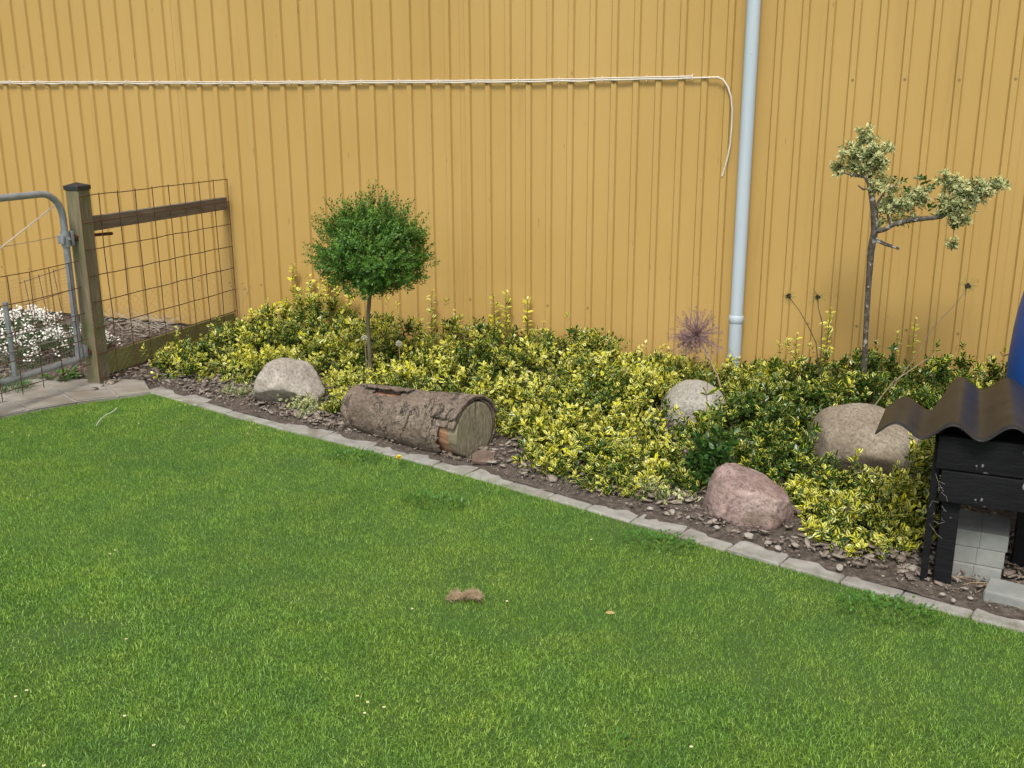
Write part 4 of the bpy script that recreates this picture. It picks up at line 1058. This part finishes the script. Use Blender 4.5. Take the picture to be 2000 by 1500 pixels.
# ------------------------------------------------------------------ crooked small tree
YT = 5.60
ct = tag(empty('euonymus_tree', (-0.135, YT, 0.03)), 'crooked little tree with bare trunk and cream variegated leaf clumps before the wall', 'tree')
O = Vector((-0.135, YT, 0.03))
def T(px, py, dy=0.0): return aty(px, py, YT + dy) - O
mb = MB()
mb.tube([T(1683, 812), T(1687, 740), T(1691, 650), T(1696, 560), T(1701, 490), T(1709, 447)], [0.018, 0.015, 0.0135, 0.0145, 0.018, 0.018], 12)
mb.tube([T(1709, 447), T(1707, 410), T(1702, 380), T(1697, 358)], [0.020, 0.017, 0.014, 0.011], 10)
mb.build('trunk', M['trunk'], ct)
limbs = [
    [(1709, 452, 0, .014), (1728, 448, -.02, .012), (1746, 438, -.03, .011), (1775, 430, -.03, .012), (1812, 426, -.02, .012), (1838, 424, 0, .010), (1866, 408, .02, .006), (1900, 385, .02, .004), (1945, 362, 0, .002)],
    [(1697, 358, 0, .010), (1688, 345, -.01, .008), (1668, 343, -.02, .006), (1648, 338, -.02, .003)],
    [(1697, 362, 0, .010), (1700, 335, .02, .008), (1697, 300, .02, .006), (1694, 262, .01, .003)],
    [(1698, 368, 0, .006), (1686, 370, -.03, .005), (1676, 362, -.04, .003)],
    [(1708, 412, 0, .007), (1716, 392, -.03, .006), (1730, 372, -.03, .004), (1752, 360, -.02, .003)],
    [(1740, 440, -.02, .007), (1735, 425, -.02, .007), (1733, 416, -.02, .006), (1752, 400, -.02, .003)],
    [(1700, 310, .02, .005), (1720, 300, 0, .004), (1735, 288, 0, .003), (1745, 280, 0, .002)],
    [(1712, 470, 0, .008), (1730, 478, -.03, .0075), (1756, 486, -.05, .006)],
    [(1711, 466, 0, .006), (1728, 474, -.03, .004), (1755, 484, -.05, .003)],
    [(1858, 428, 0, .003), (1863, 445, 0, .002), (1862, 462, 0, .0015)],
    [(1840, 420, 0, .004), (1846, 370, .02, .003), (1852, 332, .02, .002)],
]
for lb in limbs:
    mb = MB(); mb.tube([T(a, b, c) for a, b, c, d in lb], [d for a, b, c, d in lb], 8); mb.build('limb', M['trunk'], ct)
lv = Leaves(); lvg = Leaves()
rr = np.random.default_rng(9)
clumps = [(1692, 262, 14, 18, 26), (1690, 290, 26, 26, 60), (1712, 300, 22, 24, 40), (1662, 305, 22, 18, 36), (1642, 322, 15, 13, 22), (1668, 325, 22, 14, 32), (1733, 281, 10, 8, 9), (1700, 330, 26, 16, 40), (1728, 360, 26, 18, 42), (1745, 395, 24, 18, 42), (1772, 390, 24, 22, 42), (1795, 378, 16, 16, 20), (1728, 405, 14, 14, 18), (1800, 395, 12, 12, 14),
          (1845, 345, 12, 14, 15), (1870, 362, 24, 18, 40), (1900, 375, 34, 24, 80), (1865, 400, 28, 22, 60), (1925, 368, 22, 14, 34), (1952, 358, 14, 10, 18), (1842, 395, 12, 20, 20), (1870, 425, 20, 10, 24), (1755, 432, 20, 9, 18), (1785, 424, 14, 8, 10), (1862, 470, 12, 10, 13), (1722, 440, 10, 8, 8)]
tw_ = MB()
for (cx, cy, rx, ry, n_) in clumps:
    n_ = int(n_ * 1.15); rx *= 1.15; ry *= 1.15; cx += rr.normal() * 3; cy += rr.normal() * 3
    c0 = np.array(T(cx, cy)); s_ = 1 / 375.0
    g = unit(rr.normal(size=(n_, 3))) * (rr.random(n_) ** 0.4)[:, None]
    for q in range(max(2, n_ // 14)):
        e_ = c0 + g[q] * np.array([rx * s_, rx * s_ * 0.8, ry * s_]); tw_.tube([tuple(c0 + np.array([0, 0, -ry * s_ * 0.9])), tuple((c0 + e_) / 2), tuple(e_)], [0.0028, 0.002, 0.001], 5)
    P = c0 + g * np.array([rx * s_, min(rx, ry) * s_ * 0.9, ry * s_])
    axis = unit(g + np.array([0, -0.1, 0.5]) + rr.normal(size=(n_, 3)) * 0.35)
    sprigs(lv, P, axis, 4, (0.0, 0.9), 0.025, 0.52, rr.uniform(0.02, 0.035, n_), np.clip(0.62 + rr.normal(size=n_) * 0.22, 0, 1))
for (cx, cy, n_) in ((1752, 350, 2), (1805, 352, 3), (1772, 372, 3), (1820, 400, 3), (1845, 415, 4), (1868, 432, 4)):
    P = np.array(T(cx, cy)) + rr.normal(size=(n_, 3)) * 0.018
    sprigs(lvg, P, unit(rr.normal(size=(n_, 3)) * 0.5 + np.array([0, -0.3, 0.6])), 3, (0.0, 0.8), 0.030, 0.55, np.full(n_, 0.03), np.full(n_, 0.1))
tag(lv.build('crown', M['euonymus_cream'], ct), kind='stuff')
tag(tw_.build('twigs', M['stem_dark'], ct), kind='stuff')
tag(lvg.build('green_leaves', M['euonymus_green'], ct), 'plain dark green leaves among the cream ones', kind='stuff')

# ------------------------------------------------------------------ alliums and dry heads
def spray(mb, c, r, n, rad, rr, up=0.0, lo=0.6, tip=0.0):
    for i in range(n):
        d = Vector((rr.gauss(0, 1), rr.gauss(0, 1), rr.gauss(0, 1) + up)).normalized()
        L = r * rr.uniform(lo, 1.0)
        e = c + d * L
        mb.tube([c, c + d * L * 0.5 + Vector((0, 0, 0.004)), e], rad, 4, False)
        if tip:
            for q in range(4):
                d2 = (d + Vector((rr.gauss(0, 1), rr.gauss(0, 1), rr.gauss(0, 1))) * 0.75).normalized()
                mb.tube([e, e + d2 * tip], rad * 0.9, 4, False)
ra = random.Random(4)
hc = aty(1362, 655, 5.72); fb = aty(1414, 778, 5.6); fb.z = 0.05
al = tag(empty('allium', fb[:]), 'large faded purple allium flower head leaning beside the downpipe', 'flower')
mb = MB(); mb.tube([(0, 0, 0), (hc - fb) * 0.35 + Vector((0.02, 0, 0.0)), (hc - fb) * 0.7 + Vector((0.012, 0, 0)), hc - fb], [0.006, 0.005, 0.0045, 0.004], 8); mb.build('stem', M['stem_tan'], al)
mb = MB(); spray(mb, hc - fb, 0.165, 250, 0.0011, ra, 0.1, 0.4, 0.016); spray(mb, hc - fb + Vector((-0.05, -0.02, -0.03)), 0.075, 120, 0.0012, ra, 0.0, 0.4, 0.012); mb.build('flower_head', M['purple'], al)
for (px, py, dark, label, stem) in (
        (1540, 579, 1, 'dried allium seed head on a bent stem beside the downpipe wall', [(1540, 579), (1562, 608), (1580, 640), (1594, 670), (1600, 740)]),
        (1597, 581, 1, 'dried allium seed head on an upright stem beside the yellow climbing shoot', [(1597, 581), (1598, 600), (1606, 630), (1603, 700), (1606, 770)]),
        (1890, 559, 1, 'dried allium seed head on a long arching stem above the hedge near the black hutch', [(1890, 559), (1872, 588), (1840, 620), (1815, 650), (1800, 680), (1770, 722), (1735, 765), (1712, 805)])):
    Ya = 5.62
    pp = [aty(a, b, Ya) for a, b in stem]
    base = pp[-1].copy(); base.z = max(base.z, 0.03)
    o = tag(empty('dry_allium', base[:]), label, 'seed head')
    mb = MB(); mb.tube([q - base for q in pp], [0.002] * 2 + [0.0027] * (len(pp) - 2), 6); mb.build('stem', M['stem_dark'] if len(pp) < 8 else M['stem_tan'], o)
    mb = MB(); spray(mb, pp[0] - base, 0.018, 60, 0.0022, ra, 0.2, 0.5); mb.build('seed_head', M['seed_dark'], o)
    mb = MB(); spray(mb, pp[0] - base, 0.062, 34, 0.0006, ra, -0.2, 0.5); mb.build('whiskers', M['seed_green'], o)
for px, py, lab in ((712, 659, 'pale round spent flower head beside the thin tree trunk'), (779, 671, 'pale round spent flower head among yellow shrubs behind the log')):
    c = aty(px, py, 5.15); base = Vector((c.x, c.y, 0.03))
    o = tag(empty('spent_flower', base[:]), lab, 'flower')
    mb = MB(); mb.tube([(0, 0, 0), (0.005, 0, (c - base).z * 0.5), c - base], 0.0025, 6); mb.build('stem', M['stem_tan'], o)
    mb = MB(); spray(mb, c - base, 0.020, 90, 0.0013, ra, 0.0, 0.7); mb.build('flower_head', M['pale_head'], o)
c0 = aty(462, 610, 5.95)
o = tag(empty('dry_weed', (c0.x, 5.95, 0.1)), 'thin branching dry weed beside the fence end at the wall', 'weed')
mb = MB()
for (a, b, c, d) in ((466, 640, 452, 560), (470, 640, 474, 555), (478, 640, 482, 572), (500, 605, 478, 565), (468, 600, 462, 565), (474, 590, 488, 560)):
    mb.tube([aty(a, b, 5.95) - o.location, aty((a + c) / 2 + 3, (b + d) / 2, 5.94) - o.location, aty(c, d, 5.95) - o.location], 0.0009, 5)
    spray(mb, aty(c, d, 5.95) - o.location, 0.016, 8, 0.0009, ra)
mb.build('dry_stalks', M['stem_tan'], o)
o = tag(empty('dead_leaf_spray', atz(1450, 790, 0.15)[:]), 'two pale yellow withered leaves arching beside the round boulder', 'leaf')
lv = Leaves()
Pb = np.array([aty(1470, 805, 5.15), aty(1462, 812, 5.15)]) - np.array(o.location)
Pe = np.array([aty(1440, 772, 5.05), aty(1436, 782, 5.05)]) - np.array(o.location)
lv.add(Pb, Pe - Pb, np.array([[0, -0.3, 1.0]] * 2), [0.13, 0.09], [0.026, 0.02], [0.5, 0.5], curl=0.5); lv.build('withered_leaves', M['dead_leaf'], o)
# a few long bare runners lying over the shrubs
for (lab, pts_) in (('bare tan runner stem arching over the hedge toward the black hutch', [(1702, 800, 5.3), (1745, 745, 5.3), (1790, 715, 5.35), (1828, 690, 5.4)]),
                    ('bare pale runner stem arching over the soil near the low kerb shrub', [(1262, 960, 4.35), (1290, 925, 4.35), (1330, 905, 4.4)]),
                    ('bare thin runner stem crossing the low shrub right of the log', [(1120, 905, 4.65), (1140, 860, 4.75), (1152, 842, 4.8)])):
    q = [aty(a, b, c) for a, b, c in pts_]
    mb = MB(); mb.tube([v - q[0] for v in q], [0.0035, 0.003, 0.0025, 0.0018][:len(q)], 6)
    o = mb.build('runner_stem', M['stem_tan']); o.location = q[0]
    tag(o, lab, 'stem')

# ------------------------------------------------------------------ white flowers and twigs behind the gate
wf = tag(empty('candytuft', (-5.45, 5.25, 0.02)), 'cushion of small white flowers growing behind the tube gate', 'flowers')
rr = np.random.default_rng(12)
lv = Leaves(); fl = Leaves()
O = np.array(wf.location)
mnds = [(-5.35, 5.05, 0.40, 0.28, 0.20), (-5.75, 5.4, 0.42, 0.35, 0.22), (-5.2, 5.3, 0.25, 0.3, 0.15), (-6.2, 5.3, 0.45, 0.4, 0.2), (-5.85, 4.8, 0.4, 0.4, 0.18), (-4.93, 5.12, 0.13, 0.13, 0.13)]
n_ = 2200
xs = rr.uniform(-6.7, -4.75, n_); ys = rr.uniform(4.4, 5.8, n_); z = np.zeros(n_)
for cx, cy, rx, ry, h in mnds: z = np.maximum(z, h * np.clip(1 - ((xs - cx) / rx) ** 2 - ((ys - cy) / ry) ** 2, 0, 1) ** 0.45)
z *= 0.7 + 0.6 * VN1(xs, ys, 9)
k = z > 0.04; xs, ys, z = xs[k], ys[k], z[k]
P = np.stack([xs, ys, z], -1) - O
sprigs(lv, P - np.array([0, 0, 0.02]), unit(rr.normal(size=(len(P), 3)) * 0.4 + np.array([0, 0, 1])), 4, (0.2, 0.9), 0.028, 0.25, np.full(len(P), 0.05), np.full(len(P), 0.1))
lv.build('foliage', M['euonymus_green'], wf)['kind'] = 'stuff'
kk = (rr.random(len(P)) < 0.30) & (VN2(xs, ys, 9) > 0.34)
Q = P[kk]
for i in range(9):
    an = i * 2 * math.pi / 9 + rr.random(len(Q)) * 0.4
    ring = 0.012 if i % 2 else 0.03
    d = np.stack([np.cos(an), np.sin(an), rr.uniform(-0.2, 1.2, len(Q))], -1)
    fl.add(Q + np.array([0, 0, 0.012 + 0.02 * (i % 3)]) + d * ring * 0.35, d, rr.normal(size=(len(Q), 3)) * 0.5 + np.array([0, -0.5, 1.0]), 0.019, 0.014, 0.5)
fl.build('blossoms', M['petal_white'], wf)['kind'] = 'stuff'
tw = tag(empty('twig_pile', atz(275, 640, 0.05)[:]), 'heap of bleached dry twigs on mulch behind the wire fence', 'twigs')
mb = MB(); rt = random.Random(6)
for i in range(46):
    a = rt.uniform(0, 6.28); L = rt.uniform(0.10, 0.34); c = Vector((rt.gauss(0, 0.16), rt.gauss(0, 0.09), rt.uniform(0.0, 0.07)))
    d = Vector((math.cos(a), math.sin(a) * 0.5, rt.uniform(-0.15, 0.5)))
    mb.tube([c - d * L / 2, c + Vector((rt.gauss(0, .01), rt.gauss(0, .01), 0.012)), c + d * L / 2], [0.0028, 0.0022, 0.0012], 5)
mb.build('twigs', M['twig_pale'], tw)['kind'] = 'stuff'

# ------------------------------------------------------------------ black timber hutch with corrugated roof
hut = tag(empty('timber_hutch', (0.2, 3.65, 0)), 'low black painted timber hutch with a corrugated black roof beside the bed', 'hutch')
hut.rotation_euler.z = math.radians(-2)
def hb(name, c, size, mat=M['black_wood'], rot=None, bev=0.004):
    mb = MB(); mb.box((0, 0, 0), size, bev=bev)
    o = mb.build(name, mat, hut); o.location = c
    if rot: o.rotation_euler = rot
    return o
hb('front_board', (0.42, -0.028, 0.520), (0.90, 0.024, 0.118), rot=(0.03, 0.0, 0))
hb('front_board', (0.43, -0.030, 0.398), (0.88, 0.024, 0.112), rot=(-0.02, 0.006, 0))
hb('side_board', (-0.028, 0.03, 0.272), (0.024, 0.09, 0.56))
hb('side_board', (-0.024, 0.38, 0.41), (0.022, 0.58, 0.18))
hb('leg', (0.032, 0.014, 0.275), (0.06, 0.058, 0.57), bev=0.006)
hb('leg', (0.84, 0.014, 0.275), (0.06, 0.058, 0.57), bev=0.006)
hb('leg', (0.03, 0.66, 0.25), (0.05, 0.05, 0.50)); hb('leg', (0.84, 0.66, 0.25), (0.05, 0.05, 0.50))
hb('back_board', (0.42, 0.70, 0.31), (0.90, 0.022, 0.36))
hb('floor_board', (0.43, 0.34, 0.352), (0.84, 0.62, 0.02))
hb('inner_leg', (0.285, 0.24, 0.17), (0.045, 0.045, 0.34))
# corrugated sheet: waves run front to back
rd = ray(1925, 345).normalized()
V, F = [], []
NXs, NYs = 150, 14
WAVE = 0.179
xl, xr = -0.062, 1.02                 # measured along the front edge from the first crest
for j in range(NYs + 1):
    for i in range(NXs + 1):
        s_ = xl + (xr - xl) * i / NXs
        Lb = float(np.interp(s_, [-0.07, 0.10, 0.165, 1.1], [0.46, 0.48, 0.93, 0.96]))
        t = Lb * j / NYs
        p = Vector((0.028, 3.565, 0.592)) + Vector((1.0, -0.03, 0.075)) * s_ * 0.997 + rd * t
        p.z += 0.025 * math.cos(2 * math.pi * s_ / WAVE)
        V.append(p)
base = Vector((0.2, 3.65, 0))
inv = Matrix.Rotation(-hut.rotation_euler.z, 4, 'Z')
V = [inv @ (p - base) for p in V]
for j in range(NYs):
    for i in range(NXs):
        q = j * (NXs + 1) + i
        F.append((q, q + 1, q + NXs + 2, q + NXs + 1))
me = bpy.data.meshes.new('corrugated_roof'); me.from_pydata([v[:] for v in V], [], F); me.polygons.foreach_set('use_smooth', [True] * len(F))
o = link('corrugated_roof', me, M['sheet'], hut)
s2 = o.modifiers.new('thick', 'SOLIDIFY'); s2.thickness = 0.004; s2.offset = 1
# cobwebs and straw caught at the corner
mb = MB()
for i in range(9):
    a = Vector((-0.01 + ra.gauss(0, .02), -0.045, 0.36 + ra.gauss(0, 0.04))); b = a + Vector((ra.gauss(0, .03), -0.008, ra.gauss(-0.01, .03)))
    mb.tube([a, (a + b) / 2 + Vector((ra.gauss(0, .012), -0.006, ra.gauss(0, .012))), b], 0.0004, 4)
mb.build('caught_straw', M['twig_pale'], hut)

# grey pavers stacked under the hutch
b0 = atz(1905, 1136, 0.02)
for k, lab in enumerate(('grey concrete paver at the bottom of the stack under the hutch', 'grey concrete paver in the middle of the stack under the hutch', 'grey concrete paver on top of the stack under the hutch')):
    st_ = empty('concrete_paver', (b0.x + 0.004 * k, b0.y + 0.10 + (0.012 if k else 0), 0.018 + 0.0625 * k))
    st_.rotation_euler.z = -0.12 + 0.015 * k
    tag(st_, lab, 'paver', 'pavers stacked under the hutch')
    mb = MB()
    for s_ in (-1, 1): mb.box((s_ * 0.0453, 0, 0.031), (0.0898, 0.20, 0.061), bev=0.0025)
    mb.box((0, 0.001, 0.030), (0.05, 0.196, 0.058))
    mb.build('paver_body', M['block'], st_)
rs_ = random.Random(2)
sb = atz(1975, 1178, 0.02)
o = stone_box(sb.x + 0.04, sb.y + 0.02, 0.24, 0.13, 0.055, -0.25, 0.058, rs_, mat=M['block'], name='paving_slab')
tag(o, 'loose pale concrete slab lying on soil in front of the hutch', 'slab')
mb = MB(); rt = random.Random(16)
for i in range(260):
    a = rt.uniform(0, 6.28); L = rt.uniform(0.03, 0.09); c = Vector((rt.uniform(0.30, 1.0), rt.uniform(3.60, 4.1), rt.uniform(0.03, 0.05)))
    d = Vector((math.cos(a), math.sin(a), rt.uniform(-.1, .1)))
    mb.tube([c - d * L / 2, c + d * L / 2], 0.0013, 4, False)
o = mb.build('dry_needles', M['straw']); tag(o, 'brown dry needles littering the soil under the hutch', 'litter', kind='stuff')

# blue barrel behind the hutch
br = tag(empty('blue_barrel', (0.845, 5.42, 0)), 'rounded blue plastic barrel standing behind the black hutch near the wall', 'barrel')
mb = MB(); mb.lathe([(0.0, 0.02), (0.27, 0.02), (0.295, 0.04), (0.305, 0.10), (0.318, 0.33), (0.322, 0.45), (0.315, 0.60), (0.305, 0.70), (0.285, 0.82), (0.25, 0.89), (0.20, 0.925), (0.0, 0.93)], n=48); mb.build('body', M['blue'], br)
mb = MB(); mb.tube([(0.12, 0, 0.925), (0.12, 0, 0.96)], 0.035, 20); mb.build('bung', M['cap'], br)

# ------------------------------------------------------------------ lawn grass
def grass():
    def scatter(n, x0, x1, y0, y1, dens=None):
        x = RNG.uniform(x0, x1, n); y = RNG.uniform(y0, y1, n)
        k = in_poly(x, y, LAWN)
        if dens is not None: k &= RNG.random(n) < dens(x, y)
        return x[k], y[k]
    # bare or thin spots in the turf
    bare = [atz(1210, 1022), atz(70, 1262), atz(175, 1218), atz(380, 832), atz(560, 905)]
    def dens(x, y):
        d = 0.74 + 0.36 * VN1(x, y, 9)
        for b, r_ in zip(bare, (0.12, 0.16, 0.09, 0.08, 0.1)):
            d -= 0.55 * np.exp(-(((x - b.x) / (r_ * 1.5)) ** 2 + ((y - b.y) / r_) ** 2))
        seen = in_poly(x, y, [(-2.9, 1.35), (0.9, 2.1), (1.0, 3.6), (-4.2, 4.9), (-5.0, 4.0)])     # thinner where only a stray step aside would look
        return d * np.where(seen, 1.0, 0.3)
    parts = [scatter(1150000, -5.0, 1.1, 1.35, 4.85, dens), scatter(60000, -6.4, 3.2, -1.0, 4.5, lambda x, y: np.where((x > -5.0) & (x < 1.1) & (y > 1.35), 0, 1.0))]
    x = np.concatenate([p[0] for p in parts]); y = np.concatenate([p[1] for p in parts]); n = len(x)
    tuft = VN2(x, y, 14) * 0.6 + VN1(x, y, 3.2) * 0.6
    h = (0.0095 + 0.0095 * RNG.random(n)) * (0.72 + 0.5 * tuft)
    # longer fringe where the mower does not reach, beside the kerb
    edge = np.clip(1 - (kerb_y(x) - 0.04 - y) / 0.08, 0, 1) * (x > -4.1)
    h *= 1 + 0.8 * edge * RNG.random(n)
    # far outside the frame: taller, wider, fewer
    out = ~((x > -5.0) & (x < 1.1) & (y > 1.35)); 
    wd = RNG.uniform(0.0014, 0.0027, n); wd[out] *= 3.0
    a = RNG.uniform(0, 2 * np.pi, n)
    lean = np.abs(RNG.normal(size=n)) * 0.6 + 0.2
    la = a + RNG.normal(size=n) * 0.8 + np.pi / 2
    flow = VN1(x, y, 2.3) * 8
    la = np.where(RNG.random(n) < 0.12, flow, la)
    side = np.stack([np.cos(a), np.sin(a), 0 * a], -1) * wd[:, None] / 2
    ld = np.stack([np.cos(la), np.sin(la), 0 * la], -1)
    B = np.stack([x, y, np.full(n, -0.002)], -1)
    hv = np.zeros((n, 3)); hv[:, 2] = h
    mid = B + hv * 0.55 + ld * (h * lean * 0.28)[:, None]
    tip = B + hv * np.clip(1.05 - 0.35 * lean, 0.35, 1)[:, None] + ld * (h * lean)[:, None]
    V = np.stack([B - side, B + side, mid - side * 0.8, mid + side * 0.8, tip], 1).reshape(-1, 3)
    b = (np.arange(n) * 5)[:, None]
    lf = np.zeros((n, 5, 3)); lf[:, :, 1] = np.array([0, 0, .55, .55, 1]); lf[:, :, 2] = RNG.random(n)[:, None]
    near = (y < 2.75) & ~out & in_poly(x, y, [(-2.9, 1.35), (0.9, 2.1), (1.0, 3.6), (-4.2, 4.9), (-5.0, 4.0)])                                   # finer blades close by, single faces farther off
    F_ = [b[near] + np.array([0, 1, 3, 2]), b[near] + np.array([2, 3, 4]), b[~near] + np.array([0, 1, 4])]
    o = np_mesh('grass', V, F_, M['grass'], None, lf.reshape(-1, 3))
    tag(o, 'short mown green lawn grass in front of the kerb', 'grass', kind='stuff')
grass()
# small patch of grass left of the gate posts
def weed(px, py, r, n, label, ln=0.03, up=0.4, flat=0.35):
    c = atz(px, py, 0.0)
    o = tag(empty('weed', c[:]), label, 'weed')
    rr = np.random.default_rng(int(px + py)); lv = Leaves()
    a = rr.uniform(0, 6.28, n); q = np.sqrt(rr.random(n)) * r
    P = np.stack([np.cos(a) * q * 1.6, np.sin(a) * q, 0.01 + 0.02 * rr.random(n)], -1)
    d = np.stack([np.cos(a) + rr.normal(size=n) * .5, np.sin(a) + rr.normal(size=n) * .5, np.full(n, up)], -1)
    lv.add(P, d, np.tile([0, 0, 1.0], (n, 1)), ln * rr.uniform(0.6, 1.2, n), ln * flat * rr.uniform(0.7, 1.2, n), 0.2)
    lv.build('leaves', M['weed'], o)
weed(118, 742, 0.07, 60, 'green leafy weed growing on the path edge below the tube gate', 0.06)
weed(10, 762, 0.12, 700, 'small tuft of grass on the path under the tube gate', 0.05, 1.2, 0.07)
weed(1290, 1068, 0.10, 220, 'dark clover patch in the lawn edge opposite the red boulder', 0.016, 0.5, 0.7)
weed(1730, 1199, 0.11, 240, 'dark clover patch in the lawn edge near the hutch leg', 0.016, 0.5, 0.7)
weed(845, 985, 0.09, 160, 'dark leafy weed patch in open lawn below the log', 0.02, 0.5, 0.5)
weed(690, 897, 0.09, 170, 'low dark weed patch at the lawn edge before the left end of the log', 0.02, 0.5, 0.5)
weed(1215, 1466, 0.04, 14, 'broad pale green rosette weed in the open lawn', 0.024, 0.35, 0.4)
weed(905, 885, 0.04, 40, 'tiny green weed at the foot of the sawn log end', 0.03, 0.5, 0.5)

# nest of dry grass on the lawn
nst = tag(empty('dry_grass_clump', atz(910, 1176)[:]), 'torn clump of dry straw coloured grass lying alone on the lawn', 'dry grass')
mb = MB(); rt = random.Random(21)
for i in range(420):
    t = rt.uniform(-1, 1)
    c = Vector((t * 0.075, 0.018 * math.cos(t * 3.2) + rt.gauss(0, 0.014) + (0.02 if t > 0.2 else -0.006), 0.022 + abs(rt.gauss(0, 0.010)) + (0.012 if t > 0 else 0)))
    a = rt.gauss(0.35 if t > 0 else -0.35, 0.6); L = rt.uniform(0.02, 0.06)
    d = Vector((math.cos(a), math.sin(a) * 0.7, rt.gauss(0, 0.25)))
    mb.tube([c - d * L / 2, c + Vector((0, 0, 0.006)), c + d * L / 2 - Vector((0, 0, 0.004))], 0.0011, 4, False)
for i in range(40):
    c = Vector((-0.06 + rt.gauss(0, .012), 0.01 + rt.gauss(0, .012), 0.02)); d = Vector((rt.gauss(-0.4, .6), rt.gauss(.3, .5), 0.8)).normalized()
    mb.tube([c, c + d * rt.uniform(0.02, 0.05)], 0.0008, 4, False)
mb.build('straw', M['straw'], nst)['kind'] = 'stuff'
nst.scale = (0.68, 0.68, 0.68)
# daisies
for i, (px, py) in enumerate([(24, 843), (57, 849), (350, 791), (361, 790), (375, 806), (271, 826), (483, 845), (488, 833), (505, 834), (494, 827), (30, 1358), (52, 1346), (243, 1396), (300, 1453), (85, 1493), (698, 1357), (718, 1369), (712, 1390), (750, 1379), (1155, 1052), (805, 1187), (990, 1172), (246, 1246), (1350, 1456), (215, 1080), (225, 1073)]):
    p = atz(px, py, 0.028)
    o = tag(empty('daisy', (p.x, p.y, 0.0)), 'tiny white daisy open in the lawn grass', 'daisy', 'daisies in the lawn')
    lv = Leaves(); n_ = 12; an = np.arange(n_) * 2 * np.pi / n_
    d = np.stack([np.cos(an), np.sin(an), 0.25 + 0 * an], -1)
    lv.add(np.tile([0, 0, 0.024], (n_, 1)) + d * 0.001, d, np.tile([0, 0, 1.0], (n_, 1)), 0.0040, 0.0025, 0.5); lv.build('petals', M['petal_white'], o)
    mb = MB(); mb.tube([(0, 0, 0.0), (0, 0, 0.024)], 0.0006, 5); mb.build('stem', M['seed_green'], o)
    mb = MB(); mb.tube([(0, 0, 0.024), (0, 0, 0.0265)], 0.0022, 8); mb.build('flower_eye', M['petal_yellow'], o)
p = atz(779, 892, 0.05)
o = tag(empty('dandelion', (p.x, p.y, 0)), 'single yellow dandelion in the lawn in front of the log', 'dandelion')
lv = Leaves()
for q, n_ in ((0.2, 16), (0.6, 14), (1.2, 10)):
    an = np.arange(n_) * 2 * np.pi / n_ + q
    d = np.stack([np.cos(an), np.sin(an), q + 0 * an], -1)
    lv.add(np.tile([0, 0, 0.045], (n_, 1)), d, np.tile([0, 0, 1.0], (n_, 1)), 0.017, 0.006, 0.5)
lv.build('petals', M['petal_yellow'], o)
mb = MB(); mb.tube([(0, 0, 0), (0, 0, 0.046)], 0.0018, 6); mb.build('stem', M['seed_green'], o)
p = atz(1182, 1197, 0.03)
o = tag(empty('fallen_leaf', p[:]), 'single small tan leaf fallen on the open lawn', 'leaf')
lv = Leaves(); lv.add(np.zeros((1, 3)), np.array([[1, 0.2, 0.1]]), np.array([[0, -0.3, 1.0]]), [0.035], [0.016], [0.5]); lv.build('blade', M['dead_leaf'], o)
q = [atz(a, b, 0.03) for a, b in ((188, 831), (196, 819), (207, 810), (216, 806), (222, 803), (229, 796))]
mb = MB(); mb.tube([v - q[0] for v in q], 0.0022, 6)
o = mb.build('string', M['string']); o.location = q[0]
tag(o, 'short pale piece of string lying on the lawn near the path', 'string')
